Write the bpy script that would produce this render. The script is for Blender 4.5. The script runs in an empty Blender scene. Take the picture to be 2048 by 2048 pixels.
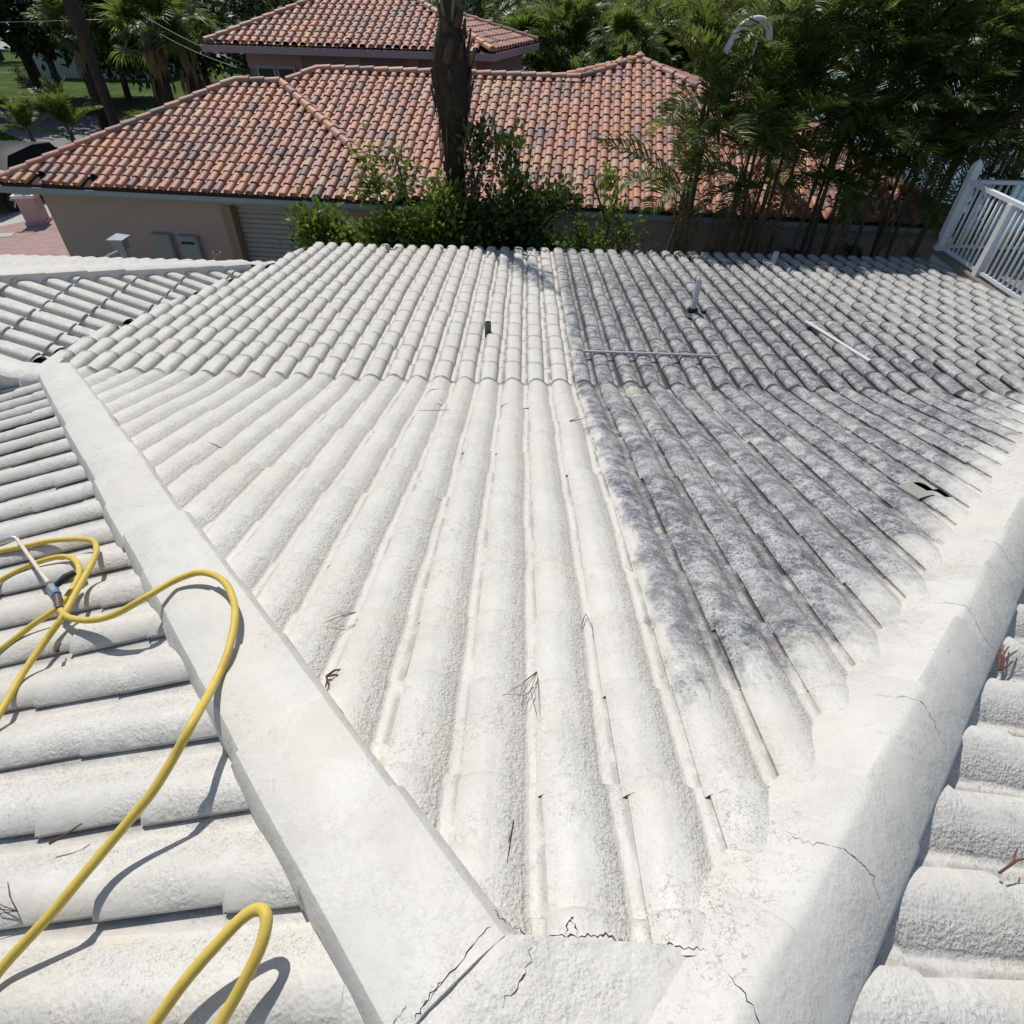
import bpy, bmesh, math, random
import numpy as np
from math import sin, cos, radians, pi, hypot, sqrt, atan2
from mathutils import Vector, Matrix

rng = random.Random(7)
nrg = np.random.default_rng(7)
S = bpy.context.scene
COL = S.collection

# ------------------------------------------------------------------ camera
FPX = 1196.0                                   # focal length in 2048ths of the frame
PITCH, ROLL, YAW = radians(41.9), radians(1.3), radians(0.4)
CAM = Vector((0, 0, 6.6))
fw = Vector((-sin(YAW)*cos(PITCH), cos(YAW)*cos(PITCH), -sin(PITCH)))
rt0 = Vector((cos(YAW), sin(YAW), 0)); up0 = rt0.cross(fw)
RT = rt0*cos(ROLL) + up0*sin(ROLL); UP = -rt0*sin(ROLL) + up0*cos(ROLL)
cd = bpy.data.cameras.new('camera'); cam = bpy.data.objects.new('camera', cd); COL.objects.link(cam)
M = Matrix.Identity(4)
for i in range(3):
    M[i][0], M[i][1], M[i][2], M[i][3] = RT[i], UP[i], -fw[i], CAM[i]
cam.matrix_world = M
cd.sensor_width = 36; cd.lens = 36*FPX/2048; cd.clip_start = 0.05; cd.clip_end = 3000
S.camera = cam

def seen(P):
    """size helper: pixel position and depth of a world point (used only to rank tiles by how large they show)"""
    v = Vector(P) - CAM; z = v.dot(fw)
    if z <= 0.05: return None
    return 1024 + FPX*v.dot(RT)/z, 1024 - FPX*v.dot(UP)/z, z

# ------------------------------------------------------------------ world, sun, exposure
SUN_EL, SUN_AZ = radians(56), radians(-26)     # azimuth from +Y towards +X
w = bpy.data.worlds.new('World'); S.world = w; w.use_nodes = True
nt = w.node_tree; bg = nt.nodes['Background']
sk = nt.nodes.new('ShaderNodeTexSky'); sk.sky_type = 'NISHITA'; sk.sun_disc = False
sk.sun_elevation = SUN_EL; sk.sun_rotation = SUN_AZ % (2*pi); sk.air_density = 1.0; sk.dust_density = 0.6
nt.links.new(sk.outputs[0], bg.inputs[0]); bg.inputs[1].default_value = 0.09
sl = bpy.data.lights.new('sun', 'SUN'); sl.energy = 4.2; sl.angle = radians(0.53); sl.color = (1.0, 0.955, 0.89)
so = bpy.data.objects.new('sun', sl); COL.objects.link(so)
sd = Vector((sin(SUN_AZ)*cos(SUN_EL), cos(SUN_AZ)*cos(SUN_EL), sin(SUN_EL)))
so.rotation_euler = sd.to_track_quat('Z', 'Y').to_euler(); so.location = (0, 0, 40)
vs = S.view_settings
vs.view_transform = 'Standard'; vs.look = 'None'; vs.gamma = 1.0; vs.exposure = -0.10; vs.use_curve_mapping = False
S.cycles.max_bounces = 6; S.cycles.transparent_max_bounces = 8

# ------------------------------------------------------------------ material helpers
class NT:
    def __init__(s, name):
        s.m = bpy.data.materials.new(name); s.m.use_nodes = True
        s.t = s.m.node_tree; s.p = s.t.nodes['Principled BSDF']; s.pos = None
    def n(s, typ, **kw):
        nd = s.t.nodes.new(typ)
        for k, v in kw.items(): setattr(nd, k, v)
        return nd
    def put(s, sock, v):
        if isinstance(v, (int, float)): sock.default_value = v
        elif isinstance(v, (tuple, list)): sock.default_value = (*v, 1) if len(v) == 3 and sock.type == 'RGBA' else v
        else: s.t.links.new(v, sock)
    def P(s):
        if s.pos is None: s.pos = s.n('ShaderNodeNewGeometry').outputs['Position']
        return s.pos
    def xyz(s):
        nd = s.n('ShaderNodeSeparateXYZ'); s.put(nd.inputs[0], s.P()); return nd.outputs
    def noise(s, scale, detail=3, rough=0.55, vec=None, off=0.0):
        nd = s.n('ShaderNodeTexNoise'); nd.inputs['Scale'].default_value = scale
        nd.inputs['Detail'].default_value = detail; nd.inputs['Roughness'].default_value = rough
        v = vec if vec is not None else s.P()
        if off:
            a = s.n('ShaderNodeVectorMath', operation='ADD'); s.put(a.inputs[0], v); a.inputs[1].default_value = (off, off*1.7, off*.6); v = a.outputs[0]
        s.put(nd.inputs['Vector'], v); return nd.outputs[0]
    def voro(s, scale, feat='F1', vec=None):
        nd = s.n('ShaderNodeTexVoronoi', feature=feat); nd.inputs['Scale'].default_value = scale
        s.put(nd.inputs['Vector'], vec if vec is not None else s.P()); return nd.outputs['Distance']
    def scl(s, sc, vec=None):
        a = s.n('ShaderNodeVectorMath', operation='MULTIPLY'); s.put(a.inputs[0], vec if vec is not None else s.P()); a.inputs[1].default_value = sc
        return a.outputs[0]
    def mth(s, op, a, b=0.0, c=None):
        nd = s.n('ShaderNodeMath', operation=op); s.put(nd.inputs[0], a); s.put(nd.inputs[1], b)
        if c is not None: s.put(nd.inputs[2], c)
        return nd.outputs[0]
    def ss(s, v, lo, hi):
        nd = s.n('ShaderNodeMapRange', interpolation_type='SMOOTHSTEP'); s.put(nd.inputs[0], v)
        nd.inputs[1].default_value = lo; nd.inputs[2].default_value = hi
        return nd.outputs[0]
    def mix(s, f, a, b, mode='MIX'):
        nd = s.n('ShaderNodeMix', data_type='RGBA', blend_type=mode)
        s.put(nd.inputs[0], f); s.put(nd.inputs[6], a); s.put(nd.inputs[7], b); return nd.outputs[2]
    def attr(s, name, out=2):
        nd = s.n('ShaderNodeAttribute'); nd.attribute_name = name; return nd.outputs[out]
    def bump(s, h, strength=.3, dist=.01, prev=None):
        nd = s.n('ShaderNodeBump'); nd.inputs['Strength'].default_value = strength; nd.inputs['Distance'].default_value = dist
        s.put(nd.inputs['Height'], h)
        if prev is not None: s.put(nd.inputs['Normal'], prev)
        return nd.outputs[0]
    def done(s, col, rough=.8, normal=None, spec=.3, metal=0.0):
        s.put(s.p.inputs['Base Color'], col); s.put(s.p.inputs['Roughness'], rough)
        s.p.inputs['Specular IOR Level'].default_value = spec; s.p.inputs['Metallic'].default_value = metal
        if normal is not None: s.put(s.p.inputs['Normal'], normal)
        return s.m

def simple(name, col, rough=.7, var=.15, scale=6, bump=0, spec=.3, metal=0.0, bscale=40, bdist=.01):
    a = NT(name); n = a.noise(scale, 4)
    c = a.mix(n, tuple(x*(1-var) for x in col), tuple(min(1, x*(1+var)) for x in col))
    nm = a.bump(a.noise(bscale, 4), bump, bdist) if bump else None
    return a.done(c, rough, nm, spec, metal)

MAT = {}
def make_coating():
    a = NT('white_elastomeric_coating')
    X, Y, Z = a.xyz()
    big = a.noise(.9, 4, .6); mid = a.noise(5.5, 5, .65); fine = a.noise(38, 4, .7); grain = a.noise(150, 2, .6, off=3.1)
    # white paint with cream patches where the old coat shows
    white = a.mix(a.ss(mid, .35, .7), (.665, .648, .605), (.595, .578, .535))
    cream = a.mix(a.ss(a.noise(3.1, 5, .7, off=5), .45, .62), white, (.64, .595, .495))
    creamf = a.mth('MULTIPLY', a.ss(big, .42, .68), .75)
    col = a.mix(creamf, white, cream)
    pan0 = a.attr('pan'); flank = a.attr('flank')
    col = a.mix(a.mth('MULTIPLY', pan0, a.mth('MULTIPLY', a.ss(a.noise(4.4, 5, .7, off=23), .42, .64), .75)), col, (.665, .625, .545))
    # grit: small dark pits gathered in patches
    patch = a.ss(a.noise(2.3, 5, .7, off=9), .46, .66)
    pits = a.ss(a.voro(95), .23, .12)
    pit2 = a.ss(a.noise(75, 3, .7, off=2), .60, .68)
    warp = a.n('ShaderNodeVectorMath', operation='ADD'); a.put(warp.inputs[0], a.P()); nz = a.n('ShaderNodeTexNoise'); nz.inputs['Scale'].default_value = 60; a.put(nz.inputs['Vector'], a.P())
    w2_ = a.n('ShaderNodeVectorMath', operation='SCALE'); a.put(w2_.inputs[0], nz.outputs['Color']); w2_.inputs['Scale'].default_value = .02; a.put(warp.inputs[1], w2_.outputs[0])
    worm = a.ss(a.voro(62, 'DISTANCE_TO_EDGE', warp.outputs[0]), .07, .02)
    worm = a.mth('MULTIPLY', worm, a.ss(a.noise(34, 3, .7, off=41), .47, .56))
    dens = a.mth('MAXIMUM', a.mth('MULTIPLY', patch, .8), a.mth('MULTIPLY', flank, .62))
    g = a.mth('MULTIPLY', a.mth('MAXIMUM', a.mth('MAXIMUM', a.mth('MULTIPLY', pits, .7), pit2), worm), a.mth('ADD', a.mth('MULTIPLY', dens, .85), .12))
    col = a.mix(g, col, (.25, .235, .205))
    # worn spots where the film has lifted to the grey tile
    worn = a.mth('MULTIPLY', a.ss(a.noise(15, 6, .78, off=51), .63, .66), a.ss(a.noise(1.6, 4, .6, off=53), .52, .62))
    col = a.mix(a.mth('MULTIPLY', worn, .8), col, (.27, .255, .225))
    # ochre stains
    col = a.mix(a.mth('MULTIPLY', a.ss(a.noise(1.7, 6, .75, off=14), .62, .74), .45), col, (.47, .39, .26))
    # the mildewed, uncoated half of the front slope
    wob = a.mth('MULTIPLY', a.mth('SUBTRACT', a.noise(3.2, 5, .7, off=1), .5), .9)
    streak = a.mth('MULTIPLY', a.mth('SUBTRACT', a.noise(1.0, 5, .75, a.scl((13, 2.4, 2.4)), off=2), .5), 1.3)
    wob = a.mth('ADD', wob, a.mth('MULTIPLY', streak, .55))
    wob2 = a.mth('MULTIPLY', a.mth('SUBTRACT', a.noise(.8, 4, .6, off=4), .5), 1.6)
    side = a.ss(a.mth('ADD', X, a.mth('MULTIPLY', wob, .28)), .60, .69)
    start = a.ss(a.mth('ADD', a.mth('ADD', Y, wob), a.mth('MULTIPLY', X, -.12)), 1.02, 1.42)
    hip = a.ss(a.mth('ADD', a.mth('ADD', a.mth('SUBTRACT', Y, X), .25), a.mth('ADD', wob, a.mth('MULTIPLY', wob2, .6))), .20, .85)
    onp2 = a.ss(Y, 5.7, 6.0)
    hip = a.mth('MAXIMUM', hip, onp2)
    gm = a.mth('MULTIPLY', a.mth('MULTIPLY', side, start), hip)
    far = a.mth('MULTIPLY', a.ss(a.mth('ADD', a.mth('ADD', X, a.mth('MULTIPLY', Y, .55)), wob2), 7.2, 11.0), .45)
    farleft = a.mth('MULTIPLY', a.ss(a.mth('ADD', Y, wob2), 9.6, 11.6), .3)
    gm = a.mth('MULTIPLY', gm, a.mth('SUBTRACT', 1.0, a.mth('MAXIMUM', far, farleft)))
    below = a.ss(Y, 12.7, 12.4)
    gm = a.mth('MULTIPLY', gm, below)
    def cellrand(off):
        uu = a.mth('FLOOR', a.mth('DIVIDE', a.mth('ADD', X, .145), W__))
        vv = a.mth('FLOOR', a.mth('DIVIDE', a.mth('SUBTRACT', 5.80, Y), .4132)); v2 = a.mth('FLOOR', a.mth('ADD', a.mth('DIVIDE', a.mth('SUBTRACT', 12.05, Y), .4464), 50.0))
        on = a.mth('GREATER_THAN', Y, 5.80); vv = a.mth('ADD', a.mth('MULTIPLY', vv, a.mth('SUBTRACT', 1.0, on)), a.mth('MULTIPLY', v2, on))
        cb = a.n('ShaderNodeCombineXYZ'); a.put(cb.inputs[0], uu); a.put(cb.inputs[1], vv); cb.inputs[2].default_value = off
        wn_ = a.n('ShaderNodeTexWhiteNoise', noise_dimensions='3D'); a.put(wn_.inputs['Vector'], cb.outputs[0]); return wn_.outputs['Value']
    W__ = .258
    cr1 = cellrand(1.0); cr2 = cellrand(2.0)
    inP = a.mth('MULTIPLY', a.ss(a.mth('ADD', a.mth('SUBTRACT', Y, X), .2), -.1, .1), below)
    col = a.mix(a.mth('MULTIPLY', a.mth('MULTIPLY', cr2, inP), .30), col, (.555, .535, .49))
    gm = a.mth('MULTIPLY', gm, a.mth('ADD', .80, a.mth('MULTIPLY', cr1, .35)))
    gm = a.mth('MINIMUM', gm, 1.0)
    blot = a.noise(8.5, 6, .72, off=7); blot2 = a.noise(26, 4, .75, off=11)
    mil = a.mix(a.ss(blot, .36, .66), (.105, .112, .135), (.47, .475, .485))
    mil = a.mix(a.mth('MULTIPLY', a.ss(blot2, .5, .7), .7), mil, (.58, .57, .55))
    mil = a.mix(a.mth('MULTIPLY', a.ss(a.noise(62, 3, .75, off=8), .50, .62), .85), mil, (.055, .055, .06))
    mil = a.mix(a.mth('MULTIPLY', a.ss(a.noise(2.6, 5, .7, off=21), .58, .7), .75), mil, (.60, .55, .44))
    gm2 = a.mth('MULTIPLY', gm, a.mth('SUBTRACT', 1.0, a.mth('MULTIPLY', a.ss(a.noise(4.2, 5, .7, off=17), .54, .70), .7)))
    col = a.mix(gm2, col, mil)
    # grime that gathers in the pans of the mildewed part; tile lips and joints darkened
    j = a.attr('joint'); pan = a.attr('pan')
    pang = a.mth('MULTIPLY', a.mth('MULTIPLY', pan, gm), a.ss(a.noise(14, 4, .7, off=6), .40, .60))
    col = a.mix(a.mth('MULTIPLY', pang, .8), col, (.21, .19, .17))
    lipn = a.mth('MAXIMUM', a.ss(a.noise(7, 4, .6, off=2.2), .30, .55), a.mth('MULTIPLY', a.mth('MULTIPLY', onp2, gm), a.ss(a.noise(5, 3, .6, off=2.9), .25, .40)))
    col = a.mix(a.mth('MULTIPLY', a.mth('MULTIPLY', j, lipn), a.mth('ADD', a.mth('ADD', a.mth('MULTIPLY', gm, .6), a.mth('ADD', a.mth('MULTIPLY', onp2, .28), a.mth('MULTIPLY', a.mth('MULTIPLY', a.ss(Y, 5.66, 5.72), a.ss(Y, 5.92, 5.86)), .36))), .36)), col, (.04, .04, .038))  # black scalloped shadow at the slope break is painted into the lips
    # relief: orange peel, flakes, and coarse grit where it is dirty
    near = a.ss(Y, 6.2, 5.4)
    rp_ = a.mth('ADD', a.mth('MULTIPLY', a.ss(a.noise(2.9, 5, .7, off=9), .42, .68), .85), .15)
    rp_ = a.mth('MAXIMUM', a.mth('MAXIMUM', rp_, gm), a.mth('MULTIPLY', flank, 1.5))
    rp_ = a.mth('MULTIPLY', rp_, a.mth('SUBTRACT', 1.0, a.mth('MULTIPLY', a.attr('cap'), .62)))
    b1 = a.bump(a.mth('MULTIPLY', a.voro(95, 'SMOOTH_F1'), rp_), .40, .008)
    b2 = a.bump(a.mth('MULTIPLY', a.mth('ADD', a.mth('MULTIPLY', fine, 1.0), a.mth('MULTIPLY', grain, .5)), rp_), .6, .009, b1)
    flake = a.ss(a.noise(16, 6, .75, off=31), .50, .53)
    b2 = a.bump(a.mth('MULTIPLY', flake, a.ss(a.noise(1.9, 4, .6, off=33), .48, .6)), .30, .006, b2)
    b3 = a.bump(a.noise(7, 4, .6, off=12), .30, .02, b2)
    rough = a.mth('ADD', a.mth('MULTIPLY', mid, .25), .42)
    return a.done(col, rough, b3, .35)

def make_terracotta():
    a = NT('terracotta_tile')
    t = a.attr('tint', 0)
    n = a.noise(7, 4, .7); n2 = a.noise(45, 3, .7)
    c = a.mix(a.mth('MULTIPLY', a.ss(n, .46, .74), .38), t, (.17, .105, .095))
    c = a.mix(a.mth('MULTIPLY', a.ss(a.noise(3, 5, .7, off=5), .5, .75), .35), c, (.50, .30, .20))
    c = a.mix(a.mth('MULTIPLY', n2, .3), c, (.16, .10, .085))
    return a.done(c, .58, a.bump(n2, .25, .006), .35)

def make_leaf(name, dark, light, trans=.25, rough=.5, spec=.4):
    a = NT(name)
    t = a.attr('tint', 2)
    c = a.mix(t, dark, light)
    c = a.mix(a.mth('MULTIPLY', a.noise(1.5, 3), .3), c, tuple(x*.6 for x in dark))
    m = a.done(c, rough, None, spec)
    tr = a.n('ShaderNodeBsdfTranslucent'); a.put(tr.inputs[0], a.mix(.5, c, light))
    mx = a.n('ShaderNodeMixShader'); mx.inputs[0].default_value = trans
    out = a.t.nodes['Material Output']
    a.t.links.new(a.p.outputs[0], mx.inputs[1]); a.t.links.new(tr.outputs[0], mx.inputs[2]); a.t.links.new(mx.outputs[0], out.inputs[0])
    return m

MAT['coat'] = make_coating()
MAT['terra'] = make_terracotta()
MAT['deck_dark'] = simple('roof_underlayment', (.045, .044, .042), .9, .3, 12)
MAT['tile_dark'] = simple('brown_roof_felt', (.06, .035, .028), .9, .3, 12)
MAT['pink_wall'] = simple('pink_stucco', (.54, .405, .385), .88, .07, 1.5, .25, bscale=90)
MAT['mauve'] = simple('mauve_painted_fascia', (.46, .34, .35), .6, .06, 2)
MAT['grey_gutter'] = simple('grey_gutter_metal', (.36, .40, .43), .45, .08, 2)
MAT['shutter'] = simple('grey_white_roller_slat', (.50, .48, .48), .6, .06, 3)
MAT['white_paint'] = simple('white_painted_metal', (.80, .80, .79), .4, .06, 3)
MAT['pvc'] = simple('white_pvc', (.66, .67, .68), .35, .05, 8)
MAT['alu'] = simple('aluminium', (.60, .61, .63), .35, .08, 8, metal=.6)
MAT['black_boot'] = simple('black_rubber', (.02, .02, .022), .6, .3, 20)
MAT['old_pipe'] = simple('grimy_pipe', (.16, .145, .12), .8, .6, 40)
MAT['hose'] = simple('yellow_hose_rubber', (.66, .49, .10), .5, .22, 28, .12, bscale=60, bdist=.003)
MAT['brass'] = simple('tarnished_brass', (.24, .21, .17), .4, .3, 60, metal=.5)
MAT['wand'] = simple('off_white_wand_plastic', (.68, .60, .50), .5, .15, 30)
MAT['grip'] = simple('dark_grip', (.035, .036, .035), .6, .3, 50)
MAT['blue_ring'] = simple('blue_plastic', (.10, .25, .42), .5, .2, 30)
MAT['steel'] = simple('galvanised_steel', (.52, .54, .56), .35, .12, 14, metal=.7)
MAT['trunk'] = simple('palm_trunk_bark', (.062, .050, .040), .95, .5, 9, 1.0, bscale=26, bdist=.04)
MAT['boot'] = simple('dead_leaf_base', (.075, .054, .036), .95, .65, 11, .6, bscale=40, bdist=.02)
MAT['cane'] = simple('areca_cane', (.13, .12, .07), .8, .35, 5, .3, bscale=30)
MAT['bark'] = simple('tree_bark', (.085, .07, .058), .95, .4, 5, .8, bscale=14, bdist=.05)
MAT['dead'] = simple('dry_brown_frond', (.20, .135, .07), .95, .4, 4)
MAT['twig'] = simple('dry_twig', (.11, .065, .04), .9, .3, 30)
MAT['redtwig'] = simple('red_brown_twig', (.17, .075, .055), .9, .3, 30)
MAT['leaf_palm'] = make_leaf('palm_leaflet', (.022, .044, .013), (.27, .36, .07), .46, .42, .42)
MAT['leaf_yellow'] = make_leaf('yellowing_leaflet', (.11, .12, .02), (.25, .22, .04), .3, .45)
MAT['leaf_shrub'] = make_leaf('shrub_leaf', (.045, .09, .016), (.29, .40, .055), .36, .5, .3)
MAT['leaf_shrub2'] = make_leaf('dark_shrub_leaf', (.022, .05, .013), (.13, .20, .04), .28, .5, .3)
MAT['leaf_dark'] = make_leaf('dark_tree_leaf', (.022, .044, .015), (.085, .135, .036), .25, .5)
MAT['leaf_mid'] = make_leaf('mid_green_tree_leaf', (.03, .062, .018), (.13, .195, .045), .28, .5)
MAT['leaf_grey'] = make_leaf('grey_green_leaf', (.05, .06, .045), (.14, .15, .11), .2, .6)
MAT['flower'] = simple('red_flower', (.55, .05, .03), .6, .2, 30)
MAT['glass'] = simple('dark_window_glass', (.03, .04, .045), .08, .2, 1, spec=.7)
MAT['bronze'] = simple('dark_window_frame', (.03, .035, .035), .5, .2, 5)
MAT['cottage'] = simple('pale_blue_white_render', (.60, .66, .70), .85, .06, 2, .2)
MAT['cottage_roof'] = simple('pale_shingle_roof', (.33, .34, .35), .9, .2, 3, .5)
MAT['car'] = simple('dark_navy_car_paint', (.010, .012, .018), .6, .1, 2, spec=.2)
MAT['tyre'] = simple('tyre_rubber', (.02, .02, .02), .85, .2, 20)
MAT['wood_grey'] = simple('weathered_deck_timber', (.20, .175, .15), .9, .35, 7, .5, bscale=18)
MAT['deck_grey'] = simple('grey_deck_boards', (.24, .24, .24), .85, .25, 5)
MAT['white_weather'] = simple('weathered_white_railing', (.72, .74, .76), .55, .08, 4)
MAT['meter'] = simple('grey_meter_box', (.40, .40, .41), .5, .1, 5)

def make_ground():
    a = NT('lawn_soil'); n = a.noise(.35, 5, .6); n2 = a.noise(6, 4)
    c = a.mix(a.ss(n, .40, .62), (.045, .085, .016), (.085, .135, .025))
    c = a.mix(a.mth('MULTIPLY', a.ss(a.noise(.5, 4, off=3), .58, .70), .8), c, (.20, .17, .10))
    c = a.mix(a.mth('MULTIPLY', n2, .35), c, (.03, .05, .012))
    return a.done(c, .95, a.bump(a.noise(30, 4), .6, .05), .1)
def make_road():
    a = NT('pale_worn_asphalt'); n = a.noise(.8, 5); n2 = a.noise(25, 3)
    c = a.mix(n, (.20, .20, .205), (.27, .265, .26)); c = a.mix(a.mth('MULTIPLY', n2, .4), c, (.15, .15, .155))
    return a.done(c, .9, a.bump(n2, .3, .01), .2)
def make_paver():
    a = NT('pink_brick_pavers')
    nd = a.n('ShaderNodeTexBrick'); a.put(nd.inputs['Vector'], a.scl((1, 1, 1)))
    nd.inputs['Scale'].default_value = 1.0; nd.inputs['Brick Width'].default_value = .22; nd.inputs['Row Height'].default_value = .11
    nd.inputs['Mortar Size'].default_value = .006
    nd.inputs['Color1'].default_value = (.42, .27, .25, 1); nd.inputs['Color2'].default_value = (.33, .20, .19, 1); nd.inputs['Mortar'].default_value = (.22, .18, .16, 1)
    c = a.mix(a.mth('MULTIPLY', a.noise(1.1, 4), .4), nd.outputs[0], (.45, .36, .33))
    return a.done(c, .9, None, .2)
def make_water():
    a = NT('canal_water'); n = a.noise(1.2, 4, .6, a.scl((1, .5, 1)))
    return a.done((.02, .07, .09), .08, a.bump(n, .25, .15), .6)
MAT['lawn'] = make_ground(); MAT['road'] = make_road(); MAT['paver'] = make_paver(); MAT['water'] = make_water()
MAT['concrete'] = simple('pale_concrete', (.46, .44, .41), .9, .12, 2, .3)

# ------------------------------------------------------------------ object helpers
def link(name, me, parent=None, mat=None):
    o = bpy.data.objects.new(name, me); COL.objects.link(o)
    if mat is not None and me is not None and not me.materials: me.materials.append(mat)
    if parent is not None:
        o.parent = parent
        if parent in BUILT_IN_PLACE: o.matrix_parent_inverse = Matrix.Translation(-Vector(parent.location))
    return o
BUILT_IN_PLACE = []          # things whose parts are modelled in world coordinates
def tag(o, label, cat, group=None, kind=None):
    if label: o['label'] = label
    if cat: o['category'] = cat
    if group: o['group'] = group
    if kind: o['kind'] = kind
    return o
def thing(name, label, cat, loc=(0, 0, 0), group=None):
    o = bpy.data.objects.new(name, None); COL.objects.link(o); o.location = loc; o.empty_display_size = .2
    return tag(o, label, cat, group)

class MB:
    """collects faces for one mesh object"""
    def __init__(s): s.v = []; s.f = []; s.att = {}
    def add(s, V, F, **att):
        o = len(s.v); s.v += [tuple(map(float, p)) for p in V]; s.f += [tuple(i+o for i in f) for f in F]
        for k, a in att.items():
            s.att.setdefault(k, [0.0]*o)
            s.att[k] += [a]*len(V) if isinstance(a, (int, float)) else list(a)
        for k in s.att:
            if len(s.att[k]) < len(s.v): s.att[k] += [0.0]*(len(s.v)-len(s.att[k]))
    def box(s, lo, hi, M=None):
        V = [(x, y, z) for x in (lo[0], hi[0]) for y in (lo[1], hi[1]) for z in (lo[2], hi[2])]
        if M is not None: V = [M @ Vector(p) for p in V]
        s.add(V, [(0, 1, 3, 2), (4, 6, 7, 5), (0, 4, 5, 1), (2, 3, 7, 6), (0, 2, 6, 4), (1, 5, 7, 3)])
    def tube(s, pts, r, n=8, cap=True):
        pts = [Vector(p) for p in pts]; R = r if isinstance(r, (list, tuple)) else [r]*len(pts)
        V = []; F = []; up = None
        for i, p in enumerate(pts):
            t = (pts[min(i+1, len(pts)-1)] - pts[max(i-1, 0)]).normalized()
            if up is None:
                up = t.orthogonal().normalized()
            else:
                up = (up - t*up.dot(t)).normalized()
            b = t.cross(up)
            for k in range(n):
                a = 2*pi*k/n; V.append(p + (up*cos(a) + b*sin(a))*R[i])
        for i in range(len(pts)-1):
            for k in range(n):
                k2 = (k+1) % n; F.append((i*n+k, i*n+k2, (i+1)*n+k2, (i+1)*n+k))
        if cap: F += [tuple(range(n))[::-1], tuple((len(pts)-1)*n+k for k in range(n))]
        s.add(V, F)
    def mesh(s, name, smooth=False, angle=None):
        me = bpy.data.meshes.new(name); me.from_pydata(s.v, [], s.f); 
        for k, a in s.att.items():
            at = me.attributes.new(k, 'FLOAT', 'POINT'); at.data.foreach_set('value', np.array(a, dtype=np.float32))
        if smooth or angle: me.polygons.foreach_set('use_smooth', [True]*len(me.polygons))
        if angle: me.set_sharp_from_angle(angle=radians(angle))
        me.update(); return me
    def build(s, name, mat, parent=None, smooth=False, angle=None):
        return link(name, s.mesh(name, smooth, angle), parent, mat)

def spline(pts, n=8):
    P = [Vector(p) for p in pts]; out = []
    for i in range(len(P)-1):
        p0, p1, p2, p3 = P[max(i-1, 0)], P[i], P[i+1], P[min(i+2, len(P)-1)]
        for k in range(n):
            t = k/n
            out.append(.5*((2*p1) + (p2-p0)*t + (2*p0-5*p1+4*p2-p3)*t*t + (3*p1-p0-3*p2+p3)*t**3))
    out.append(P[-1]); return out

# ------------------------------------------------------------------ the setting
def flat(name, poly, z, mat, kind='structure'):
    m = MB(); m.add([(x, y, z) for x, y in poly], [tuple(range(len(poly)))]); o = m.build(name, mat); o['kind'] = kind; return o
flat('water', [(-1500, -300), (1500, -300), (1500, 2500), (-1500, 2500)], -.9, MAT['water'])
g = MB()
land = [(-300, -60), (34, -60), (34, 20), (13.5, 24), (12.0, 31), (14.0, 46), (17, 74), (-300, 88)]
n = len(land)
g.add([(x, y, 0) for x, y in land] + [(x, y, -1.4) for x, y in land], [tuple(range(n))] + [(i, n+i, n+(i+1) % n, (i+1) % n) for i in range(n)])
g.build('ground', MAT['lawn'])['kind'] = 'structure'
flat('road', [(-120, 63), (-33, 43.4), (-27.4, 41.8), (-19, 39.6), (-8, 36), (-4, 30), (-10, 27.5), (-22.5, 32.0), (-28, 36.6), (-60, 46), (-120, 56)], .006, MAT['road'])
flat('driveway', [(-30, 20), (-20.5, 24.5), (-17.6, 23.6), (-16.6, 22.4), (-20, 18), (-30, 14)], .006, MAT['concrete'])
flat('paving', [(-24, 17.0), (-20, 18), (-16.6, 22.4), (-12.6, 21.6), (-12.6, 15.3), (-24, 12)], .010, MAT['paver'])
flat('asphalt_apron', [(-30, 32.2), (-24, 31), (-16.5, 27), (-17.4, 23.7), (-20.5, 24.6), (-30, 26)], .008, MAT['road'])
m = MB(); m.box((0, 0, 0), (.62, .4, .012), Matrix.Translation((-17.2, 19.9, .011)) @ Matrix.Rotation(.25, 4, 'Z')); m.build('paving_hatch', MAT['concrete'])['kind'] = 'structure'

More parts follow.
